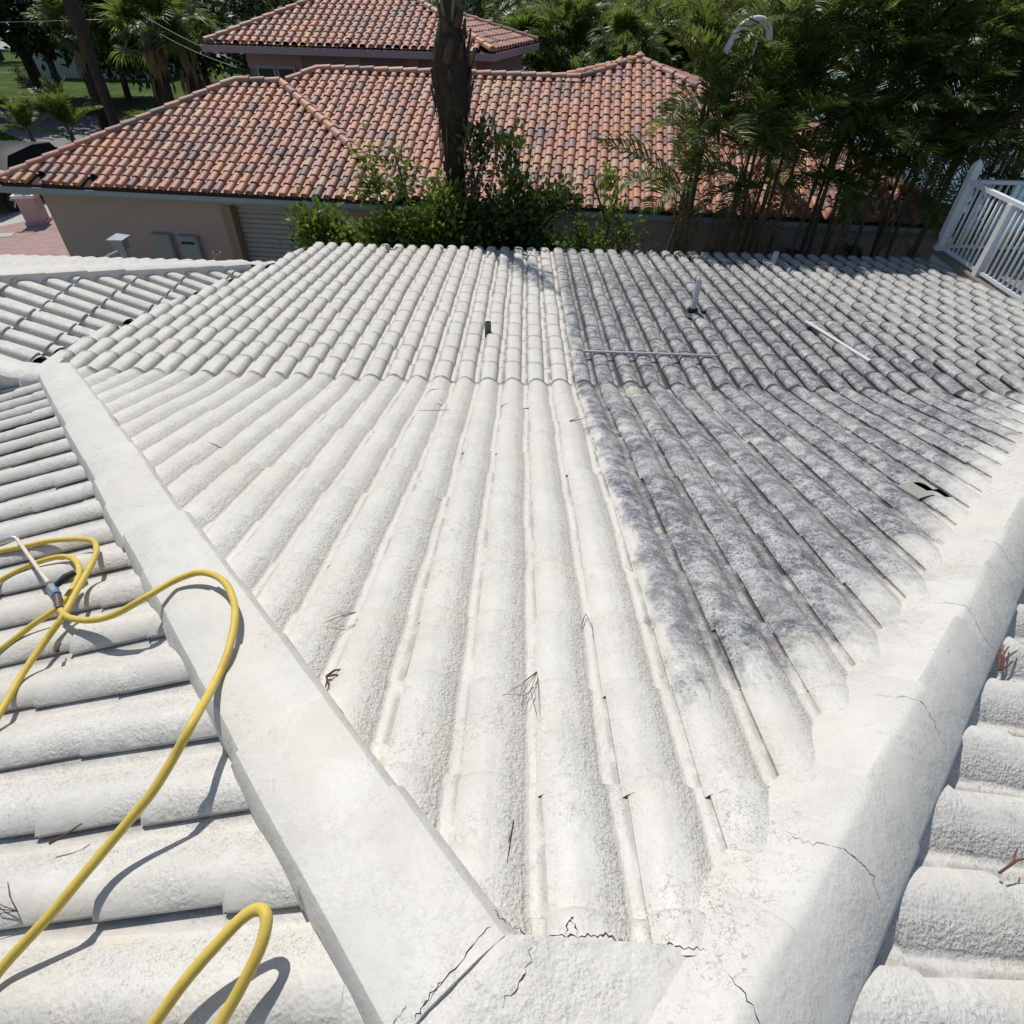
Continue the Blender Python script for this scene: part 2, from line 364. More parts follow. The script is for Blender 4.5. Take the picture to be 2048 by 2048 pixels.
# ------------------------------------------------------------------ roof tiles
def tile_template(W, E, H, T, lift, roll, seg, rows, coated=False, fill=False, over=.012, gap=.010, L=None, lip=.8, taper=0.0, jf=1.0, strip=.022):
    """one S tile: y=0 is the lower edge (butt), +y runs up the slope; returns verts, faces, joint and pan weights"""
    L = L or E+.06
    pr = []
    for i in range(seg+1):
        a = pi*i/seg; u = i/seg
        x = -over + (roll+over)*(.5-.5*cos(a)*abs(cos(a))**-.18 if abs(cos(a)) > 1e-6 else .5)
        z = H*(sin(a)**.85) + gap*(1-u)
        if coated:
            uu = (.5-.5*cos(a))*.45+u*.55
            x = -over + (roll+over)*uu; z = H*max(0.0, sin(pi*uu**.86))**.92 + gap*(1-uu)**1.5
        pr.append((x, z))
    pr[0] = (-over, gap); 
    pr += [(roll+.25*(W-roll), -.002), (W-over-strip, 0), (W-over-.004, .001), (W+.004, .002)]
    n = len(pr)
    ys = [0] + rows + [L]
    V = []; F = []; J = []; Pn = []; Fl = []
    flw = [max(0.0, min(1.0, (i/seg-.50)/.22))*max(0.0, min(1.0, (1.08-i/seg)/.14)) if i <= seg+1 else 0 for i in range(n)]
    panw = [0 if i < seg*.8 else 1 for i in range(n)]
    def row(y, dz, j=0.0, sh=1.0):
        o = len(V)
        for i, (x, z) in enumerate(pr):
            x += taper*max(0, y)/E*max(0.0, 1-i/seg*1.6)
            Fl.append(flw[i]); V.append((x, y, z*sh + lift*(1-y/E) + dz)); J.append(max(j, 1.0 if i >= n-2 else 0.0)); Pn.append(panw[i])
        return o
    prev = None
    if coated:
        prev = row(-.020, -lift-.010, lip)
    for k, y in enumerate(ys):
        r = row(y, 0, (lip if coated else 1.0) if k == 0 else (.9*lip if coated and lip > .9 and k == 1 else 0.0))
        if prev is not None:
            for i in range(n-1): F.append((prev+i, prev+i+1, r+i+1, r+i))
        prev = r
    if not coated:
        a = row(0, 0, 1.0); b = row(.002, -T, 1.0, .93)
        for i in range(n-1): F.append((b+i, b+i+1, a+i+1, a+i))
        c = row(.04, -T, 1.0, .93)
        for i in range(n-1): F.append((c+i, c+i+1, b+i+1, b+i))
    # left lip
    o = len(V)
    for y in (0, L):
        for dz in (0, -.016): V.append((-over+taper*y/E, y, gap+lift*(1-y/E)+dz)); J.append(1.0); Pn.append(0); Fl.append(0)
    F.append((o, o+1, o+3, o+2))
    if fill:
        o = len(V); m_ = seg+1
        for (x, z) in pr[:m_]: V.append((x*.98, .018, z*.90+lift-.004)); J.append(0); Pn.append(0); Fl.append(0)
        V.append((roll*.5, .018, -.02)); J.append(0); Pn.append(0); Fl.append(0)
        for i in range(m_-1): F.append((o+i+1, o+i, o+m_))
    return np.array(V), F, np.array(J)*jf, np.stack([Pn, Fl], 1)

def clip_poly(V, F, A, planes):
    """clip faces by vertical planes (a,b,c): keep a*x+b*y<=c; A = dict of vertex arrays"""
    keys = list(A); polys = []
    for f in F: polys.append([np.concatenate([V[i], [A[k][i] for k in keys]]) for i in f])
    for a, b, c in planes:
        out = []
        for p in polys:
            q = []; 
            for i in range(len(p)):
                P0, P1 = p[i], p[(i+1) % len(p)]
                d0 = a*P0[0]+b*P0[1]-c; d1 = a*P1[0]+b*P1[1]-c
                if d0 <= 0: q.append(P0)
                if (d0 < 0 < d1) or (d1 < 0 < d0): q.append(P0+(P1-P0)*(d0/(d0-d1)))
            if len(q) > 2: out.append(q)
        polys = out
    vs_ = {}; NV = []; NF = []
    for p in polys:
        f = []
        for q in p:
            k = tuple(np.round(q[:3], 5))+tuple(np.round(q[3:5], 2))
            if k not in vs_: vs_[k] = len(NV); NV.append(q)
            if not f or f[-1] != vs_[k]: f.append(vs_[k])
        if len(f) > 2 and f[0] == f[-1]: f.pop()
        if len(f) > 2: NF.append(tuple(f))
    if not NV: return None
    NV = np.array(NV)
    return NV[:, :3], NF, {k: NV[:, 3+i] for i, k in enumerate(keys)}

class Face:
    """a roof plane: origin O on the lower edge, e along the courses, u up the slope (unit, 3D)"""
    def __init__(s, O, e, up_h, slope, planes):
        s.O = Vector(O); s.e = Vector(e).normalized(); h = Vector(up_h).normalized()
        s.u = Vector((h.x, h.y, slope)).normalized(); s.n = s.e.cross(s.u).normalized()
        if s.n.z < 0: s.n = -s.n
        s.slope = slope; s.h = h; s.planes = planes
    def inside(s, P, m=0.0): return all(a*P[0]+b*P[1] <= c+m for a, b, c in s.planes)

TERRA = [((.55, .275, .185), 32), ((.49, .23, .155), 20), ((.30, .185, .16), 12), ((.21, .14, .135), 5), ((.42, .235, .18), 18), ((.54, .36, .22), 6), ((.57, .285, .145), 7), ((.46, .285, .215), 8)]
TW = [w_ for _, w_ in TERRA]

def lay_tiles(face, W, E, cols, rws, tmpl, eave=None, skip=(), jit=.006, rj=.006, phase=0.0):
    """list of placed tiles: matrix, template key, clip planes, size"""
    out = []; s = face
    for r in range(rws[0], rws[1]):
        for c in range(cols[0], cols[1]):
            if (c, r) in skip: continue
            base = s.O + s.e*(c*W+phase) + s.u*(r*E)
            ctr = base + s.e*(W/2) + s.u*(E/2)
            cs = [base + s.e*(x) + s.u*y for x in (-.02, W+.01) for y in (-.02, E+.07)]
            ins = [s.inside(p) for p in cs]
            if not any(ins) and not s.inside(ctr): continue
            full = all(ins)
            R = Matrix((s.e, s.u, s.n)).transposed().to_4x4()
            J = Matrix.Rotation(rng.gauss(0, rj), 4, 'Z') @ Matrix.Rotation(rng.gauss(0, rj*.8), 4, 'Y')
            off = Vector((rng.gauss(0, jit*.5), rng.gauss(0, jit), abs(rng.gauss(0, jit*.4))))
            MM = Matrix.Translation(base) @ R @ Matrix.Translation(off) @ J
            px = seen(ctr); size = 0
            if px and -40 < px[0] < 2088 and -40 < px[1] < 2088:
                view = (CAM-ctr).normalized(); size = W*E*abs(view.dot(s.n))/px[2]**2 * (1 if full else .8)
            out.append([MM, eave if (eave and r == rws[0]) else tmpl, None if full else s.planes, size])
    return out

def mesh_from(name, V, F, att, mat, tint=None, smooth_deg=40):
    me = bpy.data.meshes.new(name); me.from_pydata(V.tolist() if hasattr(V, 'tolist') else V, [], F)
    for k, a in att.items():
        at = me.attributes.new(k, 'FLOAT', 'POINT'); at.data.foreach_set('value', np.asarray(a, dtype=np.float32))
    if tint is not None:
        at = me.attributes.new('tint', 'FLOAT_COLOR', 'POINT')
        T = np.asarray(tint, dtype=np.float32)
        if T.ndim == 1: T = np.tile(T, (len(V), 1))
        at.data.foreach_set('color', np.c_[T, np.ones(len(V))].astype(np.float32).ravel())
    me.polygons.foreach_set('use_smooth', [True]*len(me.polygons)); me.set_sharp_from_angle(angle=radians(smooth_deg))
    me.materials.append(mat); return me

def emit_tiles(tiles, parent, mat, name, limit=300, tinted=False):
    tiles.sort(key=lambda t: -t[3])
    cache = {}; BV = []; BF = []; BA = {'joint': [], 'pan': [], 'flank': []}; BT = []; nb = 0
    for k, (MM, tm, planes, size) in enumerate(tiles):
        V, F, J, Pn = tm
        ci = rng.choices(range(len(TERRA)), TW)[0]
        if k < limit and size > 0:
            if planes is None:
                key = (id(tm), ci if tinted else 0)
                if key not in cache: cache[key] = mesh_from(name, V, F, {'joint': J, 'pan': Pn[:, 0], 'flank': Pn[:, 1]}, mat, TERRA[ci][0] if tinted else None)
                o = link(name, cache[key], parent); o.matrix_basis = MM
            else:
                VW = V @ np.array(MM.to_3x3()).T + np.array(MM.translation)
                c = clip_poly(VW, F, {'joint': J, 'pan': Pn[:, 0], 'flank': Pn[:, 1]}, planes)
                if c is None: continue
                Vl = c[0]-np.array(MM.translation)
                o = link(name, mesh_from(name, Vl, c[1], c[2], mat, TERRA[ci][0] if tinted else None), parent)
                o.location = MM.translation
        else:
            VW = V @ np.array(MM.to_3x3()).T + np.array(MM.translation); A = {'joint': J, 'pan': Pn[:, 0], 'flank': Pn[:, 1]}; FF = F
            if planes is not None:
                c = clip_poly(VW, F, A, planes)
                if c is None: continue
                VW, FF, A = c
            BV.append(VW); BF += [tuple(i+nb for i in f) for f in FF]; nb += len(VW)
            for q in A: BA[q].append(A[q])
            col = np.array(TERRA[ci][0])*rng.uniform(.88, 1.12); BT.append(np.tile(col, (len(VW), 1)))
    if BV:
        me = mesh_from(name, np.concatenate(BV), BF, {q: np.concatenate(BA[q]) for q in BA}, mat, np.concatenate(BT) if tinted else None)
        o = link(name, me, parent); o['kind'] = 'stuff'

def slab(name, face, corners, mat, parent, drop=.03, thick=.12):
    """solid deck under a roof plane; corners are plan points"""
    V = []
    nx, ny, nz = face.n
    for d in (drop, drop+thick):
        for x, y in corners:
            z = face.O.z - (nx*(x-face.O.x)+ny*(y-face.O.y))/nz - d
            V.append((x, y, z))
    n = len(corners); m = MB()
    m.add(V, [tuple(range(n)), tuple(range(2*n-1, n-1, -1))] + [(i, (i+1) % n, n+(i+1) % n, n+i) for i in range(n)])
    return m.build(name, mat, parent)

def cap_run(p0, p1, prof, piece, parent, mat, name, tinted=False, step=.008, jit=.006, perp=None, taper=.06, subdiv=1, first=0):
    """overlapping cap pieces from the low end p0 to the high end p1; prof = (across, height) pairs"""
    p0 = Vector(p0); p1 = Vector(p1); d = p1-p0; Ln = d.length; d.normalize()
    ac = Vector((d.y, -d.x, 0)).normalized() if perp is None else Vector(perp)
    upv = ac.cross(d).normalized(); 
    if upv.z < 0: upv = -upv
    k = max(1, round(Ln/piece)); pl = Ln/k
    for i in range(k):
        m = MB(); V = []; rowsn = 4
        jj = [rng.gauss(0, jit) for _ in range(4)]
        ys = [-.012, 0.0, pl*.5, pl+.05]
        for q, y in enumerate(ys):
            sc = 1 + taper*(.5-y/pl)
            hz = step*(1-y/pl)*2
            for (c, h) in prof:
                hh = h+hz if q else h-step*.3
                wob = rng.gauss(0, jit*.35) if not tinted else 0
                V.append(ac*(c*sc+jj[0]+ (wob if q else 0)) + d*y + upv*(hh+abs(jj[1])*.6+wob))
        n = len(prof); F = []
        for q in range(rowsn-1):
            for a in range(n-1): F.append((q*n+a, q*n+a+1, (q+1)*n+a+1, (q+1)*n+a))
        F.append(tuple(range(n))[::-1]); F.append(tuple((rowsn-1)*n+a for a in range(n)))
        org = p0 + d*(i*pl)
        ci = rng.choices(range(len(TERRA)), TW)[0]
        V = np.array([tuple(v) for v in V])
        me = mesh_from(name, V, F, {'joint': np.zeros(len(V)), 'cap': np.ones(len(V))}, mat, tuple(min(1, x*1.1) for x in TERRA[ci][0]) if tinted else None, 32)
        o = link(name, me, parent); o.location = org

# ================================================================== WHITE HOUSE
E_ = .43; W_ = .258; SL = .2886; SF = .107; SN = .2936; SW = .435; SLL = .3207
house = thing('white_house', 'low house whose white coated barrel tile roof fills the foreground, half mildewed grey', 'house', (0, 3, 0)); BUILT_IN_PLACE.append(house)
def z1(y): return 4.933-SL*y
def z2(y): return 3.245-SF*(y-5.85)
Tco = tile_template(W_, E_, .044, .012, .011, .195, 14, [.022, .2], coated=True, over=.010, gap=.011, lip=.30)
Tbrk = tile_template(W_, E_, .056, .012, .024, .190, 14, [.045, .10, .25], coated=True, over=.010, gap=.012, lip=1.0)
TcoL = tile_template(.27, E_, .048, .012, .010, .200, 14, [.03, .2], coated=True, over=.022, gap=.024, lip=.15, taper=.020)
Tfar = tile_template(W_, .449, .062, .020, .032, .170, 10, [.055, .2], over=.020, gap=.020, taper=.016, strip=.036)
Tw = tile_template(W_, .45, .058, .022, .024, .175, 10, [.03, .2], over=.012, gap=.006, jf=.15)

c1 = cos(math.atan(SL)); c2 = cos(math.atan(SF))
BRK = 5.80
p1_planes = [(0, 1, BRK+.03), (0, -1, -.36), (-1, -.9, -.14-.10), (1, -1, .25-.12)]
p2_planes = [(0, 1, 12.08), (0, -1, -(BRK-.02)), (-1, .246, 5.571+.246*5.853-.02), (1, 0, 7.66)]
# A Face needs a right-handed frame (e, u, n).  Looking down the slope the lip must be on the viewer's left:
# with u up the slope and n out of the roof, e = u x n points to the viewer's right looking UP, i.e. left looking down.
# So templates are flipped in x for every face (lip at +x of the frame) by building e reversed and mirroring the mesh.
def flipx(tm):
    V, F, J, Pn = tm; V = V.copy(); V[:, 0] *= -1
    return V, [tuple(reversed(f)) for f in F], J, Pn
def std_face(O, up_h, slope, planes):
    h = Vector((up_h[0], up_h[1], 0)).normalized(); u = Vector((h.x, h.y, slope)).normalized()
    e = Vector((h.y, -h.x, 0))                    # right of someone looking up the slope
    f = Face(O, e, h, slope, planes); f.e = e; f.u = u; f.n = e.cross(u).normalized(); return f
for nm in ('Tco', 'Tbrk', 'TcoL', 'Tfar', 'Tw'): globals()[nm] = flipx(globals()[nm])

tiles = []
# front slope, near part: looking up the slope from the eave one faces -Y, so e = -X
f1 = std_face((-.145, BRK, z1(BRK)), (0, -1), SL, p1_planes)
skip1 = set()
holes = [(2.770, 3.059), (4.605, 5.628)]
def cell(face, W, E, P, phase=0):
    v = Vector(P)-face.O; return int(math.floor((v.dot(face.e)-phase+W)/W)), int(math.floor(v.dot(face.u)/E))
for hx, hy in holes: skip1.add(cell(f1, W_, E_, (hx, hy, z1(hy))))
tiles += lay_tiles(f1, W_, E_, (-30, 30), (0, 14), Tco, eave=Tbrk, skip=skip1, jit=.009, rj=.011)
f2 = std_face((-.145, 12.05, z2(12.05)), (0, -1), SF, p2_planes)
tiles += lay_tiles(f2, W_, .449, (-36, 26), (0, 14), Tfar, jit=.008, rj=.010)
# left slope, falls to -X
l_planes = [(1, .9, .14-.08), (1, 0, .10), (0, 1, 5.62), (0, -1, 1.6), (-1, 0, 7.4)]
fl = std_face((-6.9, 1.032, 4.888-SLL*6.9), (1, 0), SLL, l_planes)
tiles += lay_tiles(fl, .27, E_, (-20, 14), (0, 19), TcoL, phase=0, jit=.008, rj=.010)
# right slope, falls to +X
r_planes = [(-1, 1, -.25-.10), (-1, 0, -.33), (0, 1, 5.7), (0, -1, 1.6), (1, 0, 6.0)]
fr = std_face((5.6, .642, 4.970-SL*5.6), (-1, 0), SL, r_planes)
tiles += lay_tiles(fr, .27, E_, (-24, 14), (0, 16), TcoL)
# west wing slope facing +X, runs down into the valley
w_planes = [(1, -.246, -5.571-.246*5.853+.03), (0, -1, -5.90), (-1.477, 1, 7.46+1.477*6.48-.10)]
fwg = std_face((-4.3, 5.95, .822+SW*4.3), (-1, 0), SW, w_planes)
tiles += lay_tiles(fwg, W_, .45, (-2, 30), (0, 14), Tw, jit=.010, rj=.010)
# wing slope facing +Y
n_planes = [(0, 1, 11.30), (1, -.246, -5.571-.246*5.853-.03), (1.477, -1, -7.46-1.477*6.48-.08), (-1, 0, 14)]
fn = std_face((-6.0, 11.25, 3.64-SN*(11.25-7.455)), (0, -1), SN, n_planes)
tiles += lay_tiles(fn, W_, E_, (-10, 34), (0, 14), Tco)

hole_tiles = []
for hx, hy in holes:
    c_, r_ = cell(f1, W_, E_, (hx, hy, z1(hy))); f1s = std_face(f1.O, (0, -1), SL, p1_planes+[(0, 1, hy+.07)])
    hole_tiles += lay_tiles(f1s, W_, E_, (c_, c_+1), (r_, r_+1), Tco)
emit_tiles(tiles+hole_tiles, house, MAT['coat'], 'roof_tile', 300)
# solid decks below the tiles
slab('roof_deck', f1, [(-.1, .25), (.4, .25), (6.0, 5.8), (-5.2, 5.8)], MAT['deck_dark'], house)
slab('roof_deck', f2, [(-5.56, 5.8), (7.62, 5.8), (7.62, 11.95), (-4.1, 11.95)], MAT['deck_dark'], house)
slab('roof_deck', fl, [(.1, -1.6), (.1, .1), (-5.0, 5.7), (-7.4, 5.7), (-7.4, -1.6)], MAT['deck_dark'], house)
slab('roof_deck', fr, [(.3, -1.6), (.3, .05), (5.9, 5.7), (6.0, 5.7), (6.0, -1.6)], MAT['deck_dark'], house)
slab('roof_deck', fwg, [(-7.5, 5.95), (-5.5, 5.95), (-4.55, 10.0), (-7.5, 5.96)], MAT['deck_dark'], house)
slab('roof_deck', fn, [(-14, 0.0), (-11.6, 0.0), (-4.55, 10.2), (-4.32, 11.15), (-14, 11.15)], MAT['deck_dark'], house)

# caps: left hip (flat topped), right hip (peaked), wing hip
def hipz(y): return z1(y)
LP = [(-.195, -.075), (-.178, .045), (-.15, .083), (-.07, .100), (.07, .100), (.15, .078), (.178, .04), (.195, -.075)]
cap_run((.14-.9*5.72, 5.72, z1(5.72)), (.14-.9*.30, .30, z1(.30)), LP, .46, house, MAT['coat'], 'ridge_cap', step=.006, taper=.02, jit=.004)
RP = [(-.198, -.10), (-.192, .030), (-.182, .046), (-.095, .098), (-.012, .146), (.016, .146), (.10, .098), (.185, .046), (.208, .022), (.216, -.10)]
cap_run((5.79+.27, 5.79, z1(5.79)), (.27-.02, -.02, z1(-.02)-.055), RP, .62, house, MAT['coat'], 'ridge_cap', step=.003, taper=.006, jit=.003)
HP = [(-.17, -.10), (-.15, .05), (-.08, .085), (.08, .085), (.15, .05), (.17, -.10)]
a0 = Vector((-4.62, 10.21, 2.855)); a1 = Vector((-12.0, -.70, 6.05))
hz_ = lambda x: .822-SW*x
cap_run((-4.66, 10.15, hz_(-4.66)+.02), (-9.0, 10.15-4.34*1.477, hz_(-9.0)+.02), HP, .5, house, MAT['coat'], 'ridge_cap', step=.008, taper=.04)
# rake of the west wing: low rendered wall with a mortar cap, rising to the left
m = MB()
xs = np.linspace(-5.0, -8.4, 14); V = []
for x in xs:
    lo = 4.888+SLL*x-.2; hi = max(.822-SW*x, 4.888+SLL*x)+.09
    V += [(x, 5.68, lo), (x, 5.66+rng.gauss(0, .006), hi-.03), (x, 5.72, hi), (x, 5.92, hi+.015), (x, 5.97, hi-.02), (x, 5.97, lo)]
F = []
for i in range(13):
    for k in range(5): F.append((i*6+k, (i+1)*6+k, (i+1)*6+k+1, i*6+k+1))
F += [tuple(range(6)), tuple(13*6+k for k in range(6))[::-1]]
m.add(V, F); m.build('rake_wall', MAT['coat'], house, angle=40)
# low end of the left hip: mortar lump where hip, rake and valley meet
def lump(name, c, r, h, seed, seg=22, rings=6, sink=.12, parent=house, mat=None, amp=.10):
    q = random.Random(seed); m = MB(); V = [(c[0], c[1], c[2]+h)]; F = []
    ph = [q.uniform(0, 6) for _ in range(4)]
    for i in range(1, rings+1):
        t = i/rings
        for k in range(seg):
            a = 2*pi*k/seg; rr = 1+amp*sin(2*a+ph[0])+amp*.7*sin(3*a+ph[1])+amp*.4*sin(7*a+ph[2])
            V.append((c[0]+r[0]*t*rr*cos(a), c[1]+r[1]*t*rr*sin(a), c[2]+h*(1-t**3)-(sink if i == rings else 0)+q.gauss(0, .0025)))
    for k in range(seg): F.append((0, 1+k, 1+(k+1) % seg))
    for i in range(rings-1):
        for k in range(seg):
            a = 1+i*seg+k; b = 1+i*seg+(k+1) % seg; F.append((a, a+seg, b+seg, b))
    m.add(V, F); return m.build(name, mat or MAT['coat'], parent, angle=50)
lump('mortar_patch', (-5.06, 5.62, 3.30), (.26, .22), .10, 3)
# head of the roof: mortared ridge end where both hips meet, running back under the photographer
def ridge_head():
    m = MB(); nx, ny = 90, 90
    X0, X1, Y0, Y1 = -.62, 1.02, -1.3, .40
    def lerp_prof(P_, c):
        P_ = sorted(P_)
        if c <= P_[0][0] or c >= P_[-1][0]: return None
        for (c0, h0), (c1_, h1) in zip(P_, P_[1:]):
            if c0 <= c <= c1_: return h0+(h1-h0)*(c-c0)/(c1_-c0+1e-9)
    def hgt(x, y):
        ax = abs(x-.24); tt = max(0, min(1, (x+.02)/.30)); 
        z = 4.968 + .040*tt*tt*(3-2*tt) - .010*min(1, ax/.45)**2 - max(0, ax-.45)*.34 + .004*sin(7*x+3*y)+.003*sin(17*x-11*y)
        if y > .26: z -= ((y-.26)/.14)**2*.055
        sR = ((x-.27)+y)/2; cR = (y-(x-.27))/1.4142
        if sR > -.15:
            lim = z1(sR)-.2 if cR < -.12 else z1(sR)+lerp_prof(RP, min(cR, .10))-.010-.060
            z = min(z, lim)
        sL_ = ((x-.14)*-.9+y)/1.81; cL = ((x-.14)+.9*y)/1.345
        if sL_ > .26:
            lim = z1(sL_)-.2 if cL < -.12 else z1(sL_)+lerp_prof(LP, min(cL, .0))-.008 if cL < .19 else 9
            z = min(z, lim)
        return z
    V = []; F = []
    for j in range(ny+1):
        for i in range(nx+1):
            y = Y0+(Y1-Y0)*j/ny; xr = y+.285 if y > 0 else .285-y*1.2; x = X0+(xr-X0)*i/nx
            z = hgt(x, y)
            if i in (0, nx) or j in (0, ny): z -= .25
            V.append((x, y, z+rng.gauss(0, .0012)))
    for j in range(ny):
        for i in range(nx):
            F.append((j*(nx+1)+i, j*(nx+1)+i+1, (j+1)*(nx+1)+i+1, (j+1)*(nx+1)+i))
    m.add(V, F); return m.build('mortar_ridge', MAT['coat'], house, angle=60)
ridge_head()

# walls under the eaves
m = MB(); wx0, wx1 = -4.3, 7.2
m.box((-4.2, 11.35, 0), (7.2, 11.55, 2.42)); m.box((7.0, -2, 0), (7.2, 11.35, 2.4)); m.box((-13.5, 10.55, 0), (-4.2, 10.75, 2.3)); m.box((-13.5, -2, 0), (-13.3, 10.55, 2.3))
m.build('wall', simple('white_house_render', (.62, .60, .56), .85, .06, 2), house)
m = MB(); m.box((-4.15, 11.93, z2(11.95)-.25), (7.6, 11.97, z2(11.95)-.05)); m.build('fascia', MAT['white_paint'], house)

# vents and fittings that are fixed to the roof
def pipe(name, base, h, r, mat, label, parent=house, top_open=True, n=14):
    m = MB(); x, y, z = base; V = []; F = []
    rings = [(r, 0), (r, h), (r*.78, h), (r*.78, h-.12)]
    for rr, zz in rings:
        for k in range(n): V.append((x+rr*cos(2*pi*k/n), y+rr*sin(2*pi*k/n), z+zz))
    for i in range(3):
        for k in range(n): F.append((i*n+k, i*n+(k+1) % n, (i+1)*n+(k+1) % n, (i+1)*n+k))
    F.append(tuple(3*n+k for k in range(n)))
    m.add(V, F); o = m.build(name, mat, parent, angle=40); o['label'] = label; return o
tp = pipe('vent_pipe', (2.458, 8.335, 2.93), .60, .040, MAT['pvc'], 'tall white plastic vent pipe in a black collar')
m = MB(); V = []; F = []; n = 16
for rr, zz in [(.17, 2.985), (.15, 3.03), (.075, 3.06), (.055, 3.12), (.041, 3.12)]:
    for k in range(n): V.append((2.458+rr*(1+.14*sin(3*k))*cos(2*pi*k/n), 8.335+rr*sin(2*pi*k/n), zz))
for i in range(4):
    for k in range(n): F.append((i*n+k, i*n+(k+1) % n, (i+1)*n+(k+1) % n, (i+1)*n+k))
m.add(V, F); m.build('flashing', MAT['black_boot'], house, angle=40)
for q, (dx, dy) in enumerate([(.22, .10), (-.22, .12), (.30, -.16)]):
    lump('flashing', (2.458+dx, 8.335+dy, 3.02), (.10, .06), .03, 40+q, 10, 3, .04, mat=MAT['black_boot'], amp=.2)
pipe('vent_pipe', (-.413, 7.29, 3.05), .25, .042, MAT['old_pipe'], 'short grimy brown vent pipe')
pipe('vent_pipe', (4.652, 11.42, 2.58), .34, .048, MAT['pvc'], 'white plastic vent pipe near the far eave')
pipe('vent_pipe', (-5.50, 11.02, 2.50), .30, .075, MAT['old_pipe'], 'stained clay vent stub on the far wing roof')
lump('flashing', (4.70, 11.36, 2.66), (.13, .08), .03, 51, 12, 3, .05, mat=MAT['black_boot'])
# plastic cement patches in the valley
for q, (x, y, z) in enumerate([(-4.62, 9.75, 2.86), (-4.78, 9.2, 2.92), (-5.42, 6.55, 3.19)]):
    lump('flashing', (x+.06, y, z), (.13, .30), .03, 60+q, 14, 3, .05, mat=simple('grey_black_roof_cement', (.12, .115, .13), .8, .4, 20))
# broken tiles at the two open holes
for hx, hy in holes:
    m = MB(); M2 = Matrix.Translation((hx-.075, hy+.12, z1(hy+.10)+.012)) @ Matrix.Rotation(.12, 4, 'Z') @ Matrix.Rotation(-math.atan(SL), 4, 'X'); V = []
    for i in range(6):
        for y in (-.13, .09):
            for dz in (0, -.014): V.append(M2 @ Vector((-.05+.085*i/5, y-.004*i, .04*sin(pi*.5*(i+1)/6)+dz)))
    m.add(V, [(4*i, 4*i+4, 4*i+6, 4*i+2) for i in range(5)]+[(4*i+1, 4*i+3, 4*i+7, 4*i+5) for i in range(5)]+[(4*i+2, 4*i+6, 4*i+7, 4*i+3) for i in range(5)]+[(20, 21, 23, 22), (0, 2, 3, 1)])
    m.build('broken_tile', simple('bare_concrete_tile', (.30, .29, .265), .9, .25, 20) if 'bare_concrete_tile' not in bpy.data.materials else bpy.data.materials['bare_concrete_tile'], house)

# ================================================================== PINK HOUSE
th = radians(5)
PE = Vector((cos(th), -sin(th), 0)); PN = Vector((sin(th), cos(th), 0))
def uv(u, v, z=0.0): q = PE*u+PN*v; return (q.x, q.y, z)
def half(e_, n_, c_):  # e_*u + n_*v <= c_
    return (e_*PE.x+n_*PN.x, e_*PE.y+n_*PN.y, c_)
pink = thing('pink_house', 'pink stucco house with multicoloured terracotta barrel tile roofs on two levels', 'house', uv(-3, 18)); BUILT_IN_PLACE.append(pink)
PS = .36; PW = .262; PX = .36
Tp = flipx(tile_template(PW, PX, .078, .014, .026, .172, 8, [.18], over=.010, gap=.010))
Tpe = flipx(tile_template(PW, PX, .078, .014, .026, .172, 8, [.18], over=.010, gap=.010, fill=True))
Eh = PX  # measured up the slope
pt = []
VW, VM = 14.30, 14.60
# left wing, front slope (falls towards the camera: up the slope = PN)
zr = 2.75+PS*4.40
fW = std_face(uv(-13.75, VW, 2.75), PN, PS, [half(0, -1, -VW+.02), half(0, 1, VW+4.36), half(-1, 1, VW+13.78-.05), half(1, 1, VW-8.2+4.37-.06)])
hole_cells = {(3, 0), (4, 0), (9, 0)}
pt += lay_tiles(fW, PW, PX, (-1, 60), (0, 14), Tp, eave=Tpe, skip={(4, 0), (9, 0)}, jit=.008, rj=.009)
# its short right-hand side slope
fWs = std_face(uv(-3.5, VW+.2, 2.75), -PE, PS, [half(-1, -1, 8.2-VW-4.37-.06), half(1, 1, VM-3.83-.02+.12), half(0, 1, VW+4.3), half(0, -1, -VW)])
hz_side = 2.75+PS*4.37; fWs.O = Vector(uv(-8.2+4.37, VW, 2.75))
pt += lay_tiles(fWs, PW, PX, (-30, 30), (0, 14), Tp, jit=.008, rj=.009)
# main front slope
fM = std_face(uv(8.3, VM, 2.75), PN, PS, [half(0, -1, -VM+.02), half(-1, -1, -(VM-3.83-.10)), half(6.07, 7.04, 7.04*VM+6.07*8.3-.5), half(-1, 1, VM+5.03+7.49-.05), ])
fM.O = Vector(uv(-8.9, VM, 2.75))
fM.planes.append(half(0, 1, VM+6.1))
def main_top(u, v):  # ridge line: flat at 5.0 until u=-.28, then up the second hip
    return v <= max(5.0, min(6.1, 5.0+(u+.28)))
pm = lay_tiles(fM, PW, PX, (0, 66), (0, 18), Tp, eave=Tpe, jit=.008, rj=.009)
out = []
for t in pm:
    p = t[0].translation + fM.u*.1; q = Vector((p.x, p.y, 0)); u_, v_ = q.dot(PE), q.dot(PN)-VM
    if not main_top(u_+.1, v_): continue
    if t[2] is not None or v_ > 4.3:
        pl = list(fM.planes); 
        pl.append(half(0, 1, VM+4.98) if u_ < -.28 else half(-1, 1, VM+5.0+.28-.03))
        t[2] = pl
    out.append(t)
pt += out
